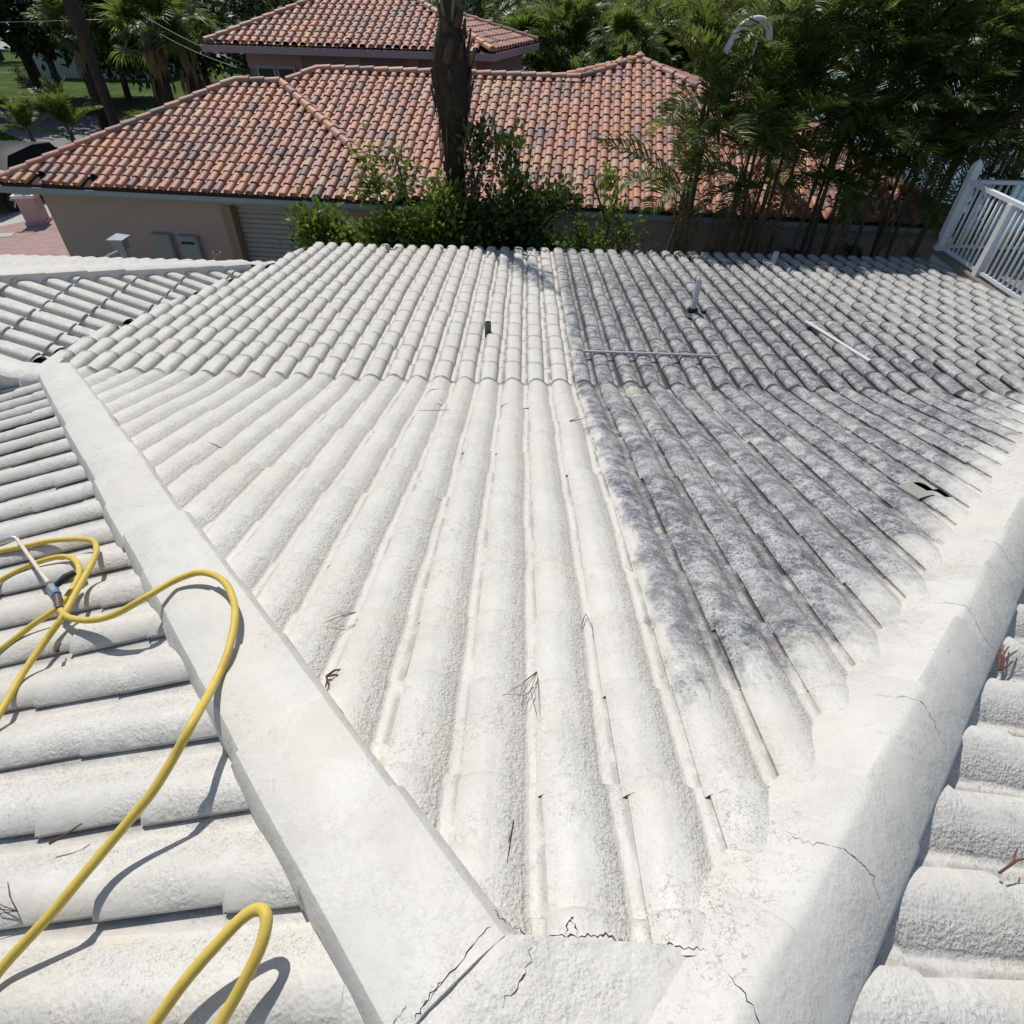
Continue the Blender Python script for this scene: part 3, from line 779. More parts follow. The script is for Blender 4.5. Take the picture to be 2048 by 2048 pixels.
# left-facing and right-facing slopes of the second, taller hip
fK = std_face(uv(-.28-3.0, VM+5, 4.55-PS*3.0), PE, PS, [half(1, 1, VM+1.26+6.07), half(1, -1, -VM-5.0-.28), half(-1, 0, .28)])
fK.O = Vector(uv(1.26-PX*11/sqrt(1+PS*PS), VM+6.07, 4.94-PS*PX*11/sqrt(1+PS*PS)))
fK.planes = [half(1, -1, -VM-4.81-.05), half(1, 1, VM+1.26+6.07), half(0, -1, -VM-4.9), half(-1, 0, 1.4)]
pt += lay_tiles(fK, PW, PX, (-16, 16), (0, 12), Tp, jit=.008)
fK2 = std_face(uv(8.3, VM, 2.75), -PE, .31, [half(-6.07, -7.04, -7.04*VM-6.07*8.3-.5), half(-1, 1, VM+4.81), half(1, 0, 8.4), half(0, -1, -VM)])
pt += lay_tiles(fK2, PW, PX, (-2, 60), (0, 21), Tp, jit=.008)
# upper storey roof
UA = Vector((-9.80, 22.83, 4.9)); UBp = Vector((-1.03, 22.02, 4.9)); UC = Vector((.30, 26.0, 4.9))
ue = (UBp-UA).normalized(); un = Vector((-ue.y, ue.x, 0))
def hp(d, P, s=1):  # keep points with d.(x-P) <= 0
    return (d.x, d.y, d.x*P.x+d.y*P.y)
du = (ue+un).normalized(); dl = (un-ue).normalized()
fU = std_face(UA, un, PS, [hp(-un, UA), hp(dl, UA-dl*.05), hp(du, UBp-du*.05), hp(un, UA+un*3.9)])
pt += lay_tiles(fU, PW, PX, (0, 34), (0, 12), Tp, eave=Tpe, jit=.008, rj=.009)
se = (UC-UBp); sL = se.length; se.normalize(); sn = Vector((-se.y, se.x, 0))
H = UBp + Vector(((un-ue)*2.9)); H.z = 4.9+PS*2.9
# slope of the side plane so that it contains the hip line
dist = (Vector((H.x, H.y, 0))-Vector((UBp.x, UBp.y, 0))).dot(sn); PSs = (H.z-4.9)/dist
hd = Vector((H.x-UBp.x, H.y-UBp.y, 0)).normalized(); hn = Vector((hd.y, -hd.x, 0))   # right of the hip
bd = Vector((-2.37-.07, 24.96-25.68, 0)).normalized(); bn = Vector((bd.y, -bd.x, 0))
fS = std_face(UBp, sn, PSs, [hp(-sn, UBp), hp(-hn, UBp), hp(bn, UC), hp(sn, UBp+sn*4)])
pt += lay_tiles(fS, PW, PX, (-2, 24), (0, 14), Tp, eave=Tpe, jit=.008, rj=.009)
emit_tiles(pt, pink, MAT['terra'], 'roof_tile', 300, tinted=True)

# decks
def uvp(*l): return [uv(u, v)[:2] for u, v in l]
slab('roof_deck', fW, uvp((-13.7, VW+.03), (-4.0, VW+.03), (-8.2, VW+4.37), (-9.4, VW+4.37)), MAT['tile_dark'], pink, .02, .1)
slab('roof_deck', fWs, uvp((-3.9, VW+.1), (-3.7, VM), (-8.1, VM+4.4), (-8.2, VW+4.37)), MAT['tile_dark'], pink, .02, .08)
slab('roof_deck', fM, uvp((-3.6, VM+.03), (8.2, VM+.03), (1.26, VM+6.05), (-.28, VM+5.0), (-7.5, VM+5.0), (-8.1, VM+4.4)), MAT['tile_dark'], pink, .02, .1)
slab('roof_deck', fK, uvp((-.28, VM+5.0), (1.26, VM+6.07), (-.8, VM+8.1)), MAT['tile_dark'], pink, .02, .1)
slab('roof_deck', fK2, uvp((8.3, VM+.1), (8.3, VM+9), (4, VM+8.7), (1.26, VM+6.07)), MAT['tile_dark'], pink, .02, .1)
m = MB(); bk = [uv(-13.7, VW+.1, 2.70), uv(-13.7, VW+10, 2.7), uv(-9.4, VW+4.37, 4.28), uv(-8.2, VW+4.37, 4.28), uv(-7.5, VM+5, 4.5), uv(-.28, VM+5, 4.5), uv(1.26, VM+6.07, 4.9), uv(4, VM+9.5, 3.9), uv(2, VM+10, 2.7), uv(-9, VM+10, 2.7)]
m.add(bk, [(0, 1, 2), (1, 9, 4, 3, 2), (4, 9, 8, 5), (5, 8, 7, 6)]); m.build('rear_roof', MAT['terra'], pink)
def tri_slab(pts, name):
    m = MB(); k = len(pts); m.add([Vector(p)-Vector((0, 0, .03)) for p in pts]+[Vector(p)-Vector((0, 0, .13)) for p in pts], [tuple(range(k)), tuple(range(2*k-1, k-1, -1))]+[(i, (i+1) % k, k+(i+1) % k, k+i) for i in range(k)]); return m.build(name, MAT['tile_dark'], pink)
top1 = UA + (un+ue)*3.9; top1.z = 4.9+PS*3.9; top2 = UBp+(un-ue)*3.9; top2.z = top1.z
tri_slab([UA, UBp, top2, top1], 'roof_deck')
tri_slab([UBp, UC, UC+Vector((bd.x, bd.y, PSs*bd.dot(sn)))*3.0, H+Vector((0, 0, 0))], 'roof_deck')
tri_slab([UA, top1, top2, UA+un*9+Vector((0, 0, 0))], 'rear_roof')

# barrel caps on hips and ridges
BP = [(.115*cos(a), .105*sin(a)-.02) for a in [pi*k/8 for k in range(8, -1, -1)]]
def pcap(a, b, lift=.055): cap_run((a[0], a[1], a[2]+lift), (b[0], b[1], b[2]+lift), BP, .40, pink, MAT['terra'], 'ridge_cap', tinted=True, step=.014, jit=.004, taper=.16)
pcap(uv(-13.75, VW, 2.75), uv(-9.45, VW+4.36, zr)); pcap(uv(-8.2, VW+4.37, zr), uv(-9.45, VW+4.37, zr))
pcap(uv(-8.2+4.2, VW+.17, 2.81), uv(-8.2, VW+4.37, zr))
zm = 2.75+PS*5.0
pcap(uv(-8.15, VM+4.36, 2.75+PS*4.35), uv(-7.49, VM+5.0, zm)); pcap(uv(-.28, VM+5.0, zm), uv(-7.49, VM+5.0, zm))
zp = 2.75+PS*6.08
pcap(uv(-.28, VM+5.0, zm), uv(1.26, VM+6.07, zp-.03)); pcap(uv(8.2, VM+.12, 2.80), uv(1.26, VM+6.07, zp-.03))
pcap(uv(-.7, VM+8.0, 4.3), uv(1.26, VM+6.07, zp-.03))
pcap(UA, top1); pcap(UBp, top2)
pcap(UC, UC+Vector((bd.x, bd.y, PSs*bd.dot(sn)))*2.9)
q_ = random.Random(5)
V = [(.135*cos(2*pi*k/14), .135*sin(2*pi*k/14), z) for z in (-.1, .06) for k in range(14)]+[(0, 0, .15)]
m = MB(); pk = uv(1.26, VM+6.07, zp+.05); m.add([Vector(v)+Vector(pk) for v in V], [(k, (k+1) % 14, 14+(k+1) % 14, 14+k) for k in range(14)]+[(14+k, 14+(k+1) % 14, 28) for k in range(14)])
me = m.mesh('ridge_cap', angle=50); at = me.attributes.new('tint', 'FLOAT_COLOR', 'POINT'); at.data.foreach_set('color', np.tile(np.array((.46, .22, .13, 1), dtype=np.float32), (len(me.vertices), 1)).ravel()); link('ridge_cap', me, pink, MAT['terra'])

# walls, gutters, openings
FR = Matrix((PE, PN, Vector((0, 0, 1)))).transposed().to_4x4()
wv = 14.85
m = MB()
m.box((-13.23, wv, 0), (-8.68, wv+.2, 2.52), FR)            # left of the recess
m.box((-8.68, wv+.28, 2.34), (-5.9, wv+.45, 2.52), FR); m.box((-5.9, wv, 0), (8.0, wv+.2, 2.50), FR)
m.box((-8.68, wv+.2, 0), (-8.48, wv+.46, 2.52), FR)
m.box((-13.23, wv+.2, 0), (-13.03, wv+8, 2.5), FR); m.box((7.8, wv+.2, 0), (8.0, wv+8, 2.5), FR)
m.build('wall', MAT['pink_wall'], pink)
m = MB(); m.box((-8.68, wv-.002, 0), (-8.43, wv+.30, 2.50), FR); m.build('door_jamb', simple('tan_stucco', (.40, .30, .23), .9, .08, 2, .2), pink)
gd = None
m = MB(); m.box((-8.42, wv+.30, 2.22), (-5.92, wv+.36, 2.34), FR); gd = m.build('garage_door', MAT['shutter'], pink)
gd['label'] = 'grey white roller garage door'
sm = None
for k in range(19):
    if sm is None:
        m = MB(); prof = [(0, 0), (-.022, .02), (-.03, .055), (-.022, .09), (0, .108)]; V = []
        for u in (-8.42, -5.92):
            for d, z in prof: V.append(FR @ Vector((u, wv+.32+d, z)))
        m.add(V, [(i, i+1, 5+i+1, 5+i) for i in range(4)]); sm = m.mesh('slat', angle=60); sm.materials.append(MAT['shutter'])
    o = link('slat', sm, gd); o.location = (0, 0, .02+.116*k)
# gutter and fascia along both front eaves
m = MB()
def gut(u0, u1, v, z, m, d=.13, hgt=.15):
    pr = [(0, 0), (-d*.75, 0), (-d, .05), (-d, hgt), (-d+.012, hgt), (-.01, hgt-.01)]
    V = [FR @ Vector((u, v+a, z+b)) for u in (u0, u1) for a, b in pr]; k = len(pr)
    m.add(V, [(i, i+1, k+i+1, k+i) for i in range(k-1)]+[tuple(range(k)), tuple(range(2*k-1, k-1, -1))])
gut(-13.8, -4.0, VW+.10, 2.535, m); m.build('gutter', MAT['grey_gutter'], pink)
m = MB(); gut(-4.0, 8.2, VM+.10, 2.535, m); m.build('gutter', MAT['grey_gutter'], pink)
m = MB(); m.box((-13.72, VW+.09, 2.50), (-3.9, VW+.12, 2.70), FR); m.box((-3.9, VM+.09, 2.50), (8.2, VM+.12, 2.70), FR)
m.box((-13.7, VW+.12, 2.50), (-3.9, wv+.3, 2.53), FR); m.box((-3.9, VM+.12, 2.50), (8.2, wv+.3, 2.53), FR); m.build('soffit', MAT['mauve'], pink)
# faint arched niches on the right-hand wall
for u0 in (1.9, 4.6):
    m = MB(); V = []; F = []
    for k in range(17):
        a = pi*k/16
        for r, d in ((.62, -.03), (.54, -.03), (.54, .0)): V.append(FR @ Vector((u0+r*cos(a), wv+d-.001, 1.55+r*sin(a))))
    for k in range(16):
        for q in range(2): F.append((k*3+q, k*3+q+1, k*3+3+q+1, k*3+3+q))
    m.add(V, F); m.build('arch_moulding', MAT['pink_wall'], pink)
# upper storey
FU = Matrix((ue, un, Vector((0, 0, 1)))).transposed().to_4x4(); FU.translation = UA
Lu = (UBp-UA).length
m = MB(); m.box((-.12, -.06, -.20), (Lu+.12, -.03, -.02), FU); m.box((-.1, -.03, -.2), (Lu+.1, .62, -.17), FU); m.build('fascia', MAT['mauve'], pink)
FS = Matrix((se, sn, Vector((0, 0, 1)))).transposed().to_4x4(); FS.translation = UBp
m = MB(); m.box((.12, -.06, -.20), (sL+.12, -.03, -.02), FS); m.box((-.1, -.03, -.2), (sL+.1, .62, -.17), FS); m.build('fascia', MAT['mauve'], pink)
upw = simple('dusky_pink_siding', (.36, .25, .25), .8, .06, 2)
m = MB(); m.box((.95, .62, -4.9), (Lu-.1, .80, -.18), FU); m.build('wall', upw, pink)
m = MB(); m.box((-.1, .50, -4.9), (sL-.1, .70, -.18), FS); m.build('wall', upw, pink)
# pilasters between the sided bays
pm_ = None
for s0, s1 in ((.92, 2.72), (4.05, 4.62), (6.05, 6.45), (8.3, 8.75)):
    m = MB(); m.box((s0, .585, -.62), (s1, .62, -.19), FU); m.build('lintel_panel', simple('rose_stucco', (.47, .31, .29), .85, .06, 2) if pm_ is None else pm_, pink); pm_ = pm_ or bpy.data.materials['rose_stucco']
bd_ = MB(); bd_.box((0, .596, 0), (1.28, .62, .085), FU.to_3x3().to_4x4()); sd_ = bd_.mesh('siding_board'); sd_.materials.append(upw)
for s0 in (2.74, 4.66, 6.48):
    for k in range(16):
        o = link('siding_board', sd_, pink); o.location = UA + ue*s0 + Vector((0, 0, -.33-.1*k - .1)); 
# double window of the upper storey
wn = MB()
for s0 in (1.18, 1.84):
    wn.box((s0, .56, -.62), (s0+.62, .60, -.55), FU); wn.box((s0, .56, -1.75), (s0+.62, .60, -1.68), FU); wn.box((s0, .56, -1.68), (s0+.07, .60, -.62), FU); wn.box((s0+.55, .56, -1.68), (s0+.62, .60, -.62), FU)
wo = wn.build('window', simple('mauve_white_frame', (.52, .44, .45), .6, .05, 3), pink)
for s0 in (1.18, 1.84):
    m = MB(); m.box((s0+.07, .575, -1.68), (s0+.55, .585, -.62), FU); m.build('pane', MAT['glass'], wo)

# meter cabinets on the pink wall
def wbox(u0, u1, z0, z1_, d, label, slot=False):
    o = thing('meter_box', label, 'electrical box', uv((u0+u1)/2, wv-.01, z0))
    IM = Matrix.Translation(Vector(o.location)).inverted()
    m = MB(); m.box((u0, wv-d, z0), (u1, wv-.003, z1_), IM @ FR); b = m.build('cabinet', MAT['meter'], o)
    m = MB(); m.box((u0+.03, wv-d-.012, z0+.04), (u1-.03, wv-d-.002, z1_-.04), IM @ FR); m.build('door', MAT['meter'], o)
    m = MB(); m.box((u0-.015, wv-d-.02, z1_+.001), (u1+.015, wv-.003, z1_+.02), IM @ FR); m.build('lid', MAT['meter'], o)
    if slot:
        m = MB(); m.box((u0+.07, wv-d-.018, z1_-.17), (u1-.08, wv-d-.0135, z1_-.10), IM @ FR); m.build('meter_window', MAT['glass'], o)
    m = MB(); c = uv((u0+u1)/2, wv-d*.5); m.tube([Vector((c[0], c[1], z0-.001))-Vector(o.location), Vector((c[0], c[1], .0))-Vector(o.location)], .03, 8); m.build('conduit', MAT['meter'], o)
    return o
wbox(-10.62, -10.15, .6, 1.62, .16, 'plain dark grey electrical cabinet on the pink wall, left of the slotted one')
wbox(-9.95, -9.45, .7, 1.60, .14, 'grey electrical box with a dark slot window, beside the garage door', True)

# ================================================================== things on the white roof
YEL = MAT['hose']
main = [(-1.417,0.263,4.523),(-1.378,0.351,4.546),(-1.323,0.411,4.584),(-1.266,0.472,4.622),(-1.214,0.542,4.659),(-1.167,0.618,4.684),(-1.112,0.694,4.721),(-1.065,0.758,4.756),(-1.024,0.846,4.800),(-0.992,0.939,4.840),(-1.051,1.151,4.709),(-1.055,1.287,4.706),(-1.089,1.441,4.697),(-1.145,1.560,4.680),(-1.248,1.689,4.645),(-1.386,1.768,4.602),(-1.507,1.747,4.568),(-1.588,1.629,4.579),(-1.730,1.597,4.503),(-1.886,1.625,4.423),(-2.043,1.682,4.363),(-2.153,1.761,4.318)]
loop = [(-0.871,0.165,4.699),(-0.819,0.225,4.745),(-0.754,0.298,4.806),(-0.677,0.372,4.861),(-0.633,0.411,4.885),(-0.596,0.425,4.897),(-0.569,0.402,4.906),(-0.573,0.348,4.884),(-0.612,0.277,4.832),(-0.648,0.223,4.790),(-0.676,0.164,4.761)]
coilB = [(-2.512,1.588,4.163),(-2.409,1.613,4.195),(-2.304,1.722,4.239),(-2.204,1.805,4.281),(-2.204,1.940,4.281),(-2.238,2.038,4.270),(-2.336,2.147,4.239),(-2.490,2.230,4.179),(-2.692,2.232,4.105),(-2.844,2.152,4.056),(-2.925,2.075,4.030)]
coilC = [(-2.096,1.132,4.301),(-2.103,1.237,4.299),(-2.136,1.419,4.288),(-2.124,1.587,4.307),(-2.089,1.707,4.348),(-2.126,1.895,4.336),(-2.171,2.077,4.312),(-2.218,2.186,4.297),(-2.329,2.286,4.261),(-2.650,2.390,4.138),(-2.869,2.423,4.053),(-3.069,2.434,3.989),(-3.224,2.432,3.939)]
Lz = lambda x: 4.888+SLL*x+.085
out1 = [(-1.55, .05, Lz(-1.55)), (-1.5, -.25, Lz(-1.5)), (-1.15, -.25, Lz(-1.15)), (-.95, .02, Lz(-.95)+.02)]
out2 = [(-.72, 0, Lz(-.72)+.03), (-.95, -.4, Lz(-.95)), (-1.6, -.5, Lz(-1.6)), (-2.0, .3, Lz(-2.0)), (-2.1, .8, Lz(-2.1))]
out3 = [(-3.6, 2.38, Lz(-3.6)), (-3.75, 2.15, Lz(-3.75)), (-3.4, 1.98, Lz(-3.4))]
out4 = [(-2.75, 1.56, Lz(-2.75)), (-3.3, 1.3, Lz(-3.3)), (-3.9, .6, Lz(-3.9))]
path = main[::-1] + out1 + loop + out2 + coilC + out3 + coilB[::-1] + out4
m = MB(); m.tube(spline(path, 6), .0148, 10)
tag(m.build('hose', YEL, None, smooth=True), 'yellow rubber hose looped across the left white roof slope and hip', 'hose')
wd = thing('spray_wand', 'off white spray wand with metal valve lying in the yellow hose coil', 'spray wand', (-2.6, 2.2, 4.1))
ol = Vector(wd.location)
def part_tube(par, name, pts, r, mat, n=10): m = MB(); m.tube([Vector(p)-Vector(par.location) for p in pts], r, n); return m.build(name, mat, par, angle=45)
A_, B_ = Vector((-2.959, 2.476, 4.055)), Vector((-2.318, 1.933, 4.300)); D_ = (B_-A_).normalized(); Cc = Vector((-2.153, 1.761, 4.330))
part_tube(wd, 'rod', [A_, B_], .0105, MAT['wand']); part_tube(wd, 'nozzle', [A_-D_*.005, A_+Vector((-.03, .005, .0)), (-3.10, 2.498, 3.998), (-3.19, 2.498, 3.965)], [.014, .02, .024, .02], MAT['alu'])
part_tube(wd, 'collar', [B_+D_*.002, B_+D_*.045], [.016, .020], MAT['brass']); vb_ = part_tube(wd, 'valve_body', [B_+D_*.047, B_+D_*.10, B_+D_*.15], [.019, .025, .02], MAT['steel'])
part_tube(wd, 'coupling', [B_+D_*.152, B_+D_*.18], .020, MAT['blue_ring']); part_tube(wd, 'ferrule', [B_+D_*.182, Cc], [.018, .0152], MAT['brass'])
hb = B_+D_*.10+Vector((.01, .02, .012)); part_tube(wd, 'lever', [hb, hb+Vector((.035, .035, .02)), hb+Vector((.06, .07, .02))], [.014, .02, .016], MAT['grip'])

def bar(name, a, b, wd_, hh, mat, label, cat):
    a, b = Vector(a), Vector(b); d = (b-a).normalized(); s_ = Vector((d.y, -d.x, 0)).normalized(); u_ = s_.cross(d); L = (b-a).length
    Mx = Matrix((d, s_, u_)).transposed().to_4x4(); Mx.translation = a; m = MB()
    pr = [(-wd_/2, 0), (-wd_/2, hh), (-wd_/2+.004, hh), (-wd_/2+.004, .004), (wd_/2-.004, .004), (wd_/2-.004, hh), (wd_/2, hh), (wd_/2, 0)]
    pr = [(-wd_/2, 0), (-wd_/2, hh*.8), (-wd_/2*.7, hh), (wd_/2*.7, hh), (wd_/2, hh*.8), (wd_/2, 0)]
    V = [Mx @ Vector((x, p, q)) for x in (0, L*.33, L*.66, L) for p, q in pr]; k = len(pr)
    m.add(V, [(r*k+i, r*k+(i+1) % k, (r+1)*k+(i+1) % k, (r+1)*k+i) for r in range(3) for i in range(k)]+[tuple(range(k))[::-1], tuple(3*k+i for i in range(k))])
    return tag(m.build(name, mat, None), label, cat)
bar('metal_bar', (.760, 6.606, 3.268), (2.331, 6.563, 3.273), .032, .024, MAT['alu'], 'silver metal bar lying level across the grey tile crests', 'metal bar')
bar('plastic_strip', (3.931, 7.960, 3.118), (4.149, 6.550, 3.268), .05, .02, MAT['pvc'], 'long white plastic strip lying down the grey tiles at right', 'plastic strip')
bar('plastic_strip', (2.369, 11.480, 2.665), (2.302, 10.026, 2.82), .05, .018, MAT['pvc'], 'white strip lying in a tile pan by the far eave', 'plastic strip')

# twigs and needle clusters
def twig(name, base, n_, ln, spread, ang, mat, label, cat, r=.0013, seed=1, slope=(0, -SL)):
    q = random.Random(seed); o = thing(name, label, cat, base) if False else None
    m = MB()
    for k in range(n_):
        a = ang + q.uniform(-spread, spread); l = ln*q.uniform(.6, 1.1); d = Vector((cos(a), sin(a), 0)); d.z = slope[0]*d.x+slope[1]*d.y
        sidev = Vector((-d.y, d.x, 0))*q.uniform(-.12, .12)*l
        m.tube([Vector((0, 0, .004*k/n_)), d*l*.5+sidev+Vector((0, 0, .006)), d*l], [r, r*.9, r*.5], 5)
    ob = m.build(name, mat, None, smooth=True); ob.location = base; return tag(ob, label, cat)
twig('pine_needles', (.10, 1.30, z1(1.30)+.055), 7, .20, .45, -2.0, MAT['redtwig'], 'spray of dry pine needles on the near white tiles below the centre', 'pine needles', seed=2)
twig('pine_needles', (-.68, 1.63, z1(1.63)+.062), 4, .13, .5, -2.3, MAT['redtwig'], 'small cluster of dry needles on a white roll near the left hip', 'pine needles', seed=3)
twig('pine_needles', (.33, 1.70, z1(1.7)+.03), 3, .17, .25, -1.7, MAT['twig'], 'few dark needles in the pan beside the mildew edge', 'pine needles', seed=4)
twig('pine_needles', (.02, .70, z1(.7)+.035), 2, .16, .1, -1.75, MAT['twig'], 'two fallen needles just above the bottom ridge mortar', 'pine needles', seed=6)
twig('twig', (-.70, 1.26, z1(1.26)+.035), 3, .07, 1.1, -.3, MAT['twig'], 'short forked dead twig against the edge of the left hip', 'twig', .005, 5)
twig('twig', (-.62, 4.63, z1(4.63)+.068), 1, .42, .05, 3.3, MAT['twig'], 'thin curved twig lying across two far white rolls', 'twig', .003, 7)
twig('twig', (.45, 4.40, z1(4.4)+.065), 2, .24, .3, .9, MAT['twig'], 'thin twig on the white roll next to the mildew edge', 'twig', .003, 8)
twig('twig', (-1.473, .69, Lz(-1.473)-.012), 1, .13, .05, .55, MAT['twig'], 'dark brown twig on the left slope under the hose', 'twig', .005, 9, (SLL, 0))
twig('twig', (-2.03, 1.53, Lz(-2.03)-.01), 2, .05, .5, 2.2, MAT['twig'], 'dark leaf scrap on the left slope under the coil', 'twig', .008, 10, (SLL, 0))
twig('grass_stalk', (-1.45, .50, Lz(-1.45)-.01), 4, .16, .7, 2.9, MAT['twig'], 'tangle of thin dry stalks at the lower left edge', 'stalks', .0015, 11, (SLL, 0))
twig('twig', (2.05, 1.47, 5.005-SL*2.05+.05), 4, .24, .35, .8, MAT['redtwig'], 'reddish brown twig bundle on the right slope, upper one', 'twig', .005, 12, (-SL, 0))
twig('twig', (1.47, .64, 5.005-SL*1.47+.055), 2, .22, .2, .45, MAT['redtwig'], 'reddish brown twig on the right slope, lower one', 'twig', .004, 13, (-SL, 0))

# hairline cracks and chips in the coating: thin dark ribbons draped on the caps and mortar
from mathutils.bvhtree import BVHTree
bv = []; bp_ = []
for o in list(house.children):
    if o.name.split('.')[0] in ('ridge_cap', 'mortar_ridge', 'roof_tile') and o.get('kind') != 'stuff':
        Mw = o.matrix_basis; c0 = Mw.translation if o.name[0] != 'm' else Vector((0, 0, 0))
        if c0.y > 4.6 or abs(c0.x) > 4.5: continue
        k0 = len(bv); bv += [Mw @ v.co for v in o.data.vertices]; bp_ += [tuple(i+k0 for i in p.vertices) for p in o.data.polygons]
BVH = BVHTree.FromPolygons(bv, bp_)
def drape(x, y):
    h = BVH.ray_cast(Vector((x, y, 8)), Vector((0, 0, -1))); return h[0].z if h[0] is not None else None
crk = MB()
def crack(pts, wd, seed, jit=.004):
    q = random.Random(seed); P = spline([(x, y, 0) for x, y in pts], 9); V = []; F = []; ok = True
    for i, p in enumerate(P):
        t = (P[min(i+1, len(P)-1)]-P[max(0, i-1)]).normalized(); s_ = t.cross(Vector((0, 0, 1))).normalized()
        ww = wd*q.uniform(.15, 1.4)*(.15+sin(pi*i/(len(P)-1))); c = p + s_*q.gauss(0, jit)
        for sg in (-.5, .5):
            v = c+s_*ww*sg; z = drape(v.x, v.y)
            if z is None: return
            V.append((v.x, v.y, z+.0012))
    crk.add(V, [(2*i, 2*i+1, 2*i+3, 2*i+2) for i in range(len(P)-1)])
crack([(-.03, .435), (.03, .41), (.09, .395)], .005, 1); crack([(.09, .395), (.17, .392), (.24, .398), (.30, .39)], .004, 2); crack([(.15, .395), (.165, .43), (.18, .395)], .004, 12)
crack([(.30, .39), (.40, .385), (.48, .37)], .0025, 3); crack([(-.02, .41), (-.09, .33), (-.16, .25)], .0022, 4, .002); crack([(-.13, .29), (-.16, .255), (-.185, .22)], .004, 14, .002)
crack([(.06, .36), (.05, .30), (.0, .24)], .0028, 5); crack([(.50, .33), (.54, .25), (.55, .17)], .0025, 6); crack([(-.20, .25), (-.24, .20), (-.25, .15)], .0025, 7)
for k_, s0 in enumerate((.62, 1.15, 1.72, 2.3)):       # across the right hip cap
    ax_ = Vector((s0+.27, s0)); ac_ = Vector((.7071, -.7071))
    crack([tuple(ax_+ac_*c+Vector((.03*sin(c*20+k_), .03*sin(c*13+k_)))) for c in (-.12, -.04, .05, .12, .185)], .0022, 20+k_)
qk = random.Random(77)
for k_ in range(0):                                    # short flakes on caps, mortar and near tiles
    t_ = qk.random()
    if t_ < .4: s0 = qk.uniform(.3, 2.4); x0, y0 = s0+.27+qk.uniform(-.14, .14), s0+qk.uniform(-.1, .1)
    elif t_ < .7: s0 = qk.uniform(.35, 2.4); x0, y0 = .14-.9*s0+qk.uniform(-.12, .12), s0
    else: x0, y0 = qk.uniform(-.3, .6), qk.uniform(.1, .9)
    a_ = qk.uniform(0, 6.3); l_ = qk.uniform(.015, .05)
    crack([(x0, y0), (x0+l_*.5*cos(a_)+.006, y0+l_*.5*sin(a_)), (x0+l_*cos(a_), y0+l_*sin(a_))], qk.choice([.002, .003, .008]), 50+k_, .002)
crk.build('coating_crack', MAT['deck_dark'], house)['kind'] = 'stuff'

# ================================================================== vegetation
def leaf_cloud(blobs, n_, size, seed, aspect=1.7, up=.35, tip=.0):
    """many small folded leaves through the volume of several ellipsoids"""
    q = np.random.default_rng(seed)
    wts = np.array([b[1][0]*b[1][1]*b[1][2] for b in blobs])**.75; wts /= wts.sum()
    idx = q.choice(len(blobs), n_, p=wts)
    C = np.array([b[0] for b in blobs])[idx]; Rr = np.array([b[1] for b in blobs])[idx]
    D = q.normal(size=(n_, 3)); D /= np.linalg.norm(D, axis=1)[:, None]
    rad = q.random(n_)**.45*.92
    # clumps: pull leaves towards random twig centres
    P = C + D*Rr*rad[:, None]
    k = max(8, n_//26); tw = P[q.integers(0, n_, k)]
    tid = q.integers(0, k, n_); sp = size*1.15
    P = np.where(q.random((n_, 1)) < .8, tw[tid]+q.normal(size=(n_, 3))*sp, P)
    out = q.normal(size=(n_, 3))*.8 + (P-C)/Rr*.7 + np.array([0, 0, up]); out /= np.linalg.norm(out, axis=1)[:, None]
    side = np.cross(out, q.normal(size=(n_, 3))*.55+np.array([-.15, .25, 1.0])); side /= np.linalg.norm(side, axis=1)[:, None]
    sz = size*q.uniform(.6, 1.25, n_)[:, None]
    nrm = np.cross(out, side)
    a = P; b = P+out*sz*.5+side*sz/aspect*.5-nrm*sz*.06; c = P+out*sz; d = P+out*sz*.5-side*sz/aspect*.5-nrm*sz*.06
    V = np.stack([a, b, c, d], 1).reshape(-1, 3)
    F = np.arange(n_*4).reshape(-1, 4)
    tone = np.clip(q.beta(1.6, 3.2, k)[tid]*.9+q.normal(0, .1, n_), 0, 1)
    return V, F, np.repeat(tone, 4)
def quads(name, V, F, tint, mat, parent=None):
    me = bpy.data.meshes.new(name); me.vertices.add(len(V)); me.vertices.foreach_set('co', V.astype(np.float32).ravel())
    k = F.shape[1]; me.loops.add(len(F)*k); me.loops.foreach_set('vertex_index', F.astype(np.int32).ravel())
    me.polygons.add(len(F)); me.polygons.foreach_set('loop_start', (np.arange(len(F))*k).astype(np.int32))
    me.update(calc_edges=True)
    at = me.attributes.new('tint', 'FLOAT', 'POINT'); at.data.foreach_set('value', tint.astype(np.float32))
    me.materials.append(mat)
    return me if parent is False else link(name, me, parent)

def shrub(name, label, cat, base, blobs, n_, size, mat, seed, stems, group=None):
    o = thing(name, label, cat, base, group); L0 = np.array(base)
    V, F, t = leaf_cloud(blobs, n_, size, seed); quads('foliage', V-L0, F, t, mat, o)
    for st in stems:
        m = MB(); m.tube([Vector(p)-Vector(base) for p in spline(st, 4)], [max(.008, .035*(1-i/(len(st)*4))) for i in range((len(st)-1)*4+1)], 6); m.build('stem', MAT['bark'], o, smooth=True)
    return o
SH = MAT['leaf_shrub']
shrub('shrub', 'low bright green shrub in front of the roller garage door', 'shrub', (-3.9, 13, 0),
      [((-4.2, 13.0, 2.62), (.42, .35, .30)), ((-3.75, 13.0, 2.3), (.40, .4, .40)), ((-3.9, 13, 1.7), (.5, .4, .5))], 3200, .15, SH, 21,
      [[(-3.9, 13, 0), (-3.8, 13, 1.2), (-3.9, 13, 2.2), (-4.4, 13, 2.75)], [(-3.85, 13, 1.2), (-3.7, 13, 2.4)]])
